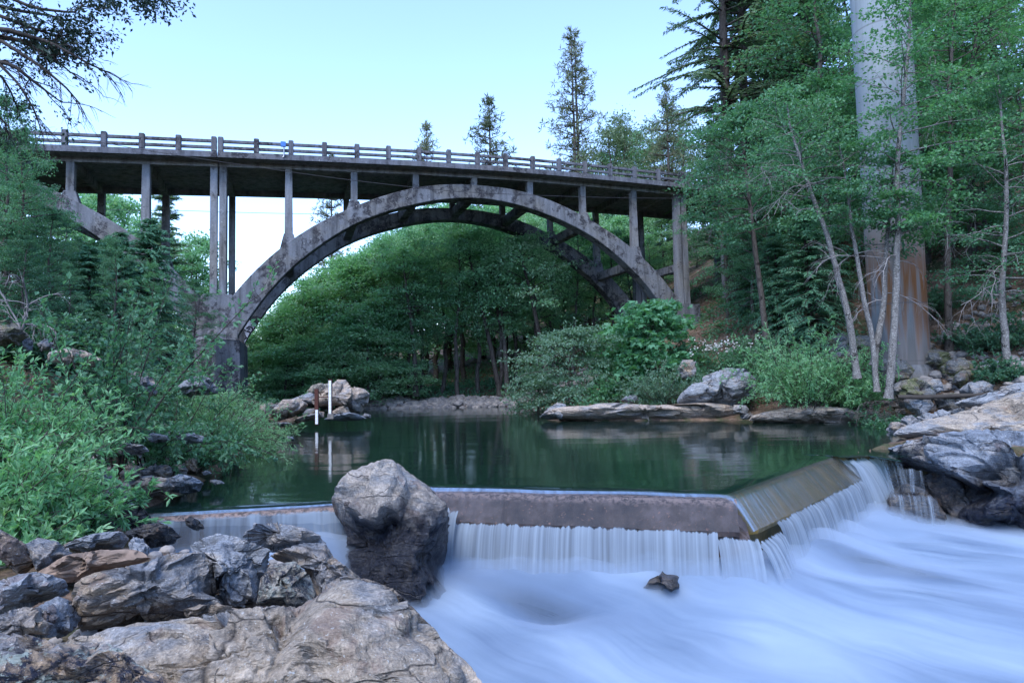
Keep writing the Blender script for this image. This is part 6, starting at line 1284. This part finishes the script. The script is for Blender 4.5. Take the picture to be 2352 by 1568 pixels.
# ---- ground cover that nobody would count
def scatter(name, n, region, size, asp, mat, seed, per=18, spread=.25, zmin=.3, upright=.5, stuffname=None, zlift=.12, dens=None):
    r = np.random.RandomState(seed); x = r.uniform(region[0], region[1], n); y = r.uniform(region[2], region[3], n); P = np.c_[x, y]
    z = ground_z(P); d = sdist(P, POOL_POLY); ok = (z > zmin) & (d > .5)
    if dens is not None: ok &= dens(x, y, z, r)
    P3 = np.c_[x, y, z][ok]; m = len(P3); q = np.repeat(P3, per, 0) + r.normal(size=(m * per, 3)) * np.array((spread, spread, spread * .5)) + np.array((0, 0, zlift))
    D = r.normal(size=(m * per, 3)); D[:, 2] = np.abs(D[:, 2]) * upright; N = r.normal(size=(m * per, 3)) * .5 + np.array((0, 0, 1)); L = size * r.uniform(.5, 1.3, m * per)
    me = leafmesh(name, q, D, N, L, L * asp, r, rndv=np.repeat(r.rand(m), per)); return struct(obj(name, me, mat), 'stuff')
pn = lambda x, y, s, k: pnoise(np.c_[x * s, y * s, np.zeros_like(x)], k)
scatter('undergrowth', 5200, (1, 34, 27, 60), .20, .62, LEAF_ALDER, 1, 16, .30, .45, dens=lambda x, y, z, r: (pn(x, y, .25, 3) > -.15) & ~((x > 17.5) & (y < 37) & (z > 3.2) & (r.rand(len(x)) < .93)))
scatter('undergrowth', 3200, (-34, 4, 48, 66), .24, .6, LEAF_DARK, 2, 14, .35, .35, dens=lambda x, y, z, r: ~((x > -9.5) & (y < 50.5)))
scatter('undergrowth', 4200, (-30, -6.2, 9.5, 46), .15, .62, LEAF_ALDER, 3, 16, .25, .35, dens=lambda x, y, z, r: (pn(x, y, .35, 8) > -.1) | (y > 20))
scatter('grass', 700, (6, 13, 31, 36), .34, .05, GRASS, 4, 26, .10, .15, 2.5, zlift=0, dens=lambda x, y, z, r: pn(x, y, .5, 12) > .0)
scatter('grass', 160, (-9, -6.6, 9.5, 14), .28, .05, GRASS, 5, 26, .08, .1, 2.5, zlift=0, dens=lambda x, y, z, r: pn(x, y, .7, 13) > .1)
scatter('leaf_litter', 9000, (10, 32, 21, 42), .11, .6, LEAF_DEAD, 6, 5, .2, .3, .1, zlift=.02)
scatter('leaf_litter', 2600, (-10, 6, 48.5, 54), .13, .6, LEAF_DEAD, 7, 5, .25, .3, .1, zlift=.02)
scatter('leaf_litter', 2600, (-18, -6.5, 9, 24), .08, .6, LEAF_DEAD, 8, 5, .2, .25, .1, zlift=.02)
def gravel(name, n, pts_fn, smin, smax, seed, mat=GRAVEL):
    r = np.random.RandomState(seed); V, Fc = ico(2); xy = pts_fn(r, n); z = ground_z(xy); ok = (z > -.12); xy, z = xy[ok], z[ok]; n = len(xy); s = smin + (smax - smin) * r.rand(n) ** 2.5
    A = V[None] * np.stack([s * r.uniform(.8, 1.5, n), s * r.uniform(.8, 1.3, n), s * r.uniform(.45, .9, n)], 1)[:, None, :]
    A = A * (1 + .28 * pnoise((V[None] * 1.4 + r.rand(n, 1, 3) * 50).reshape(-1, 3), 3).reshape(n, -1))[:, :, None]
    a = r.rand(n) * 6.28; c, sn = np.cos(a)[:, None], np.sin(a)[:, None]; A = np.stack([A[:, :, 0] * c - A[:, :, 1] * sn, A[:, :, 0] * sn + A[:, :, 1] * c, A[:, :, 2]], -1)
    A += np.c_[xy, z + s * .25][:, None, :]; Fa = (np.arange(n) * len(V))[:, None, None] + Fc[None]
    me = npmesh(name, A.reshape(-1, 3), Fa.reshape(-1, 3), False); return struct(obj(name, me, mat), 'stuff')
gravel('gravel', 2600, lambda r, n: np.c_[r.uniform(-11, 6.5, n), 47.4 + np.abs(r.normal(size=n)) * 1.3 + r.uniform(0, 1, n)], .07, .34, 1)
gravel('gravel', 1500, lambda r, n: (lambda t: np.c_[-6.2 - 4.2 * t - np.abs(r.normal(size=n)) * .9, 10.3 + 16 * t])(r.rand(n)), .04, .22, 2)
gravel('gravel', 1500, lambda r, n: np.c_[r.uniform(12.5, 22, n), r.uniform(21, 29, n)], .05, .26, 3)
gravel('gravel', 700, lambda r, n: np.c_[r.uniform(-5.5, -1.8, n), r.uniform(3.2, 8.6, n)], .015, .07, 4)
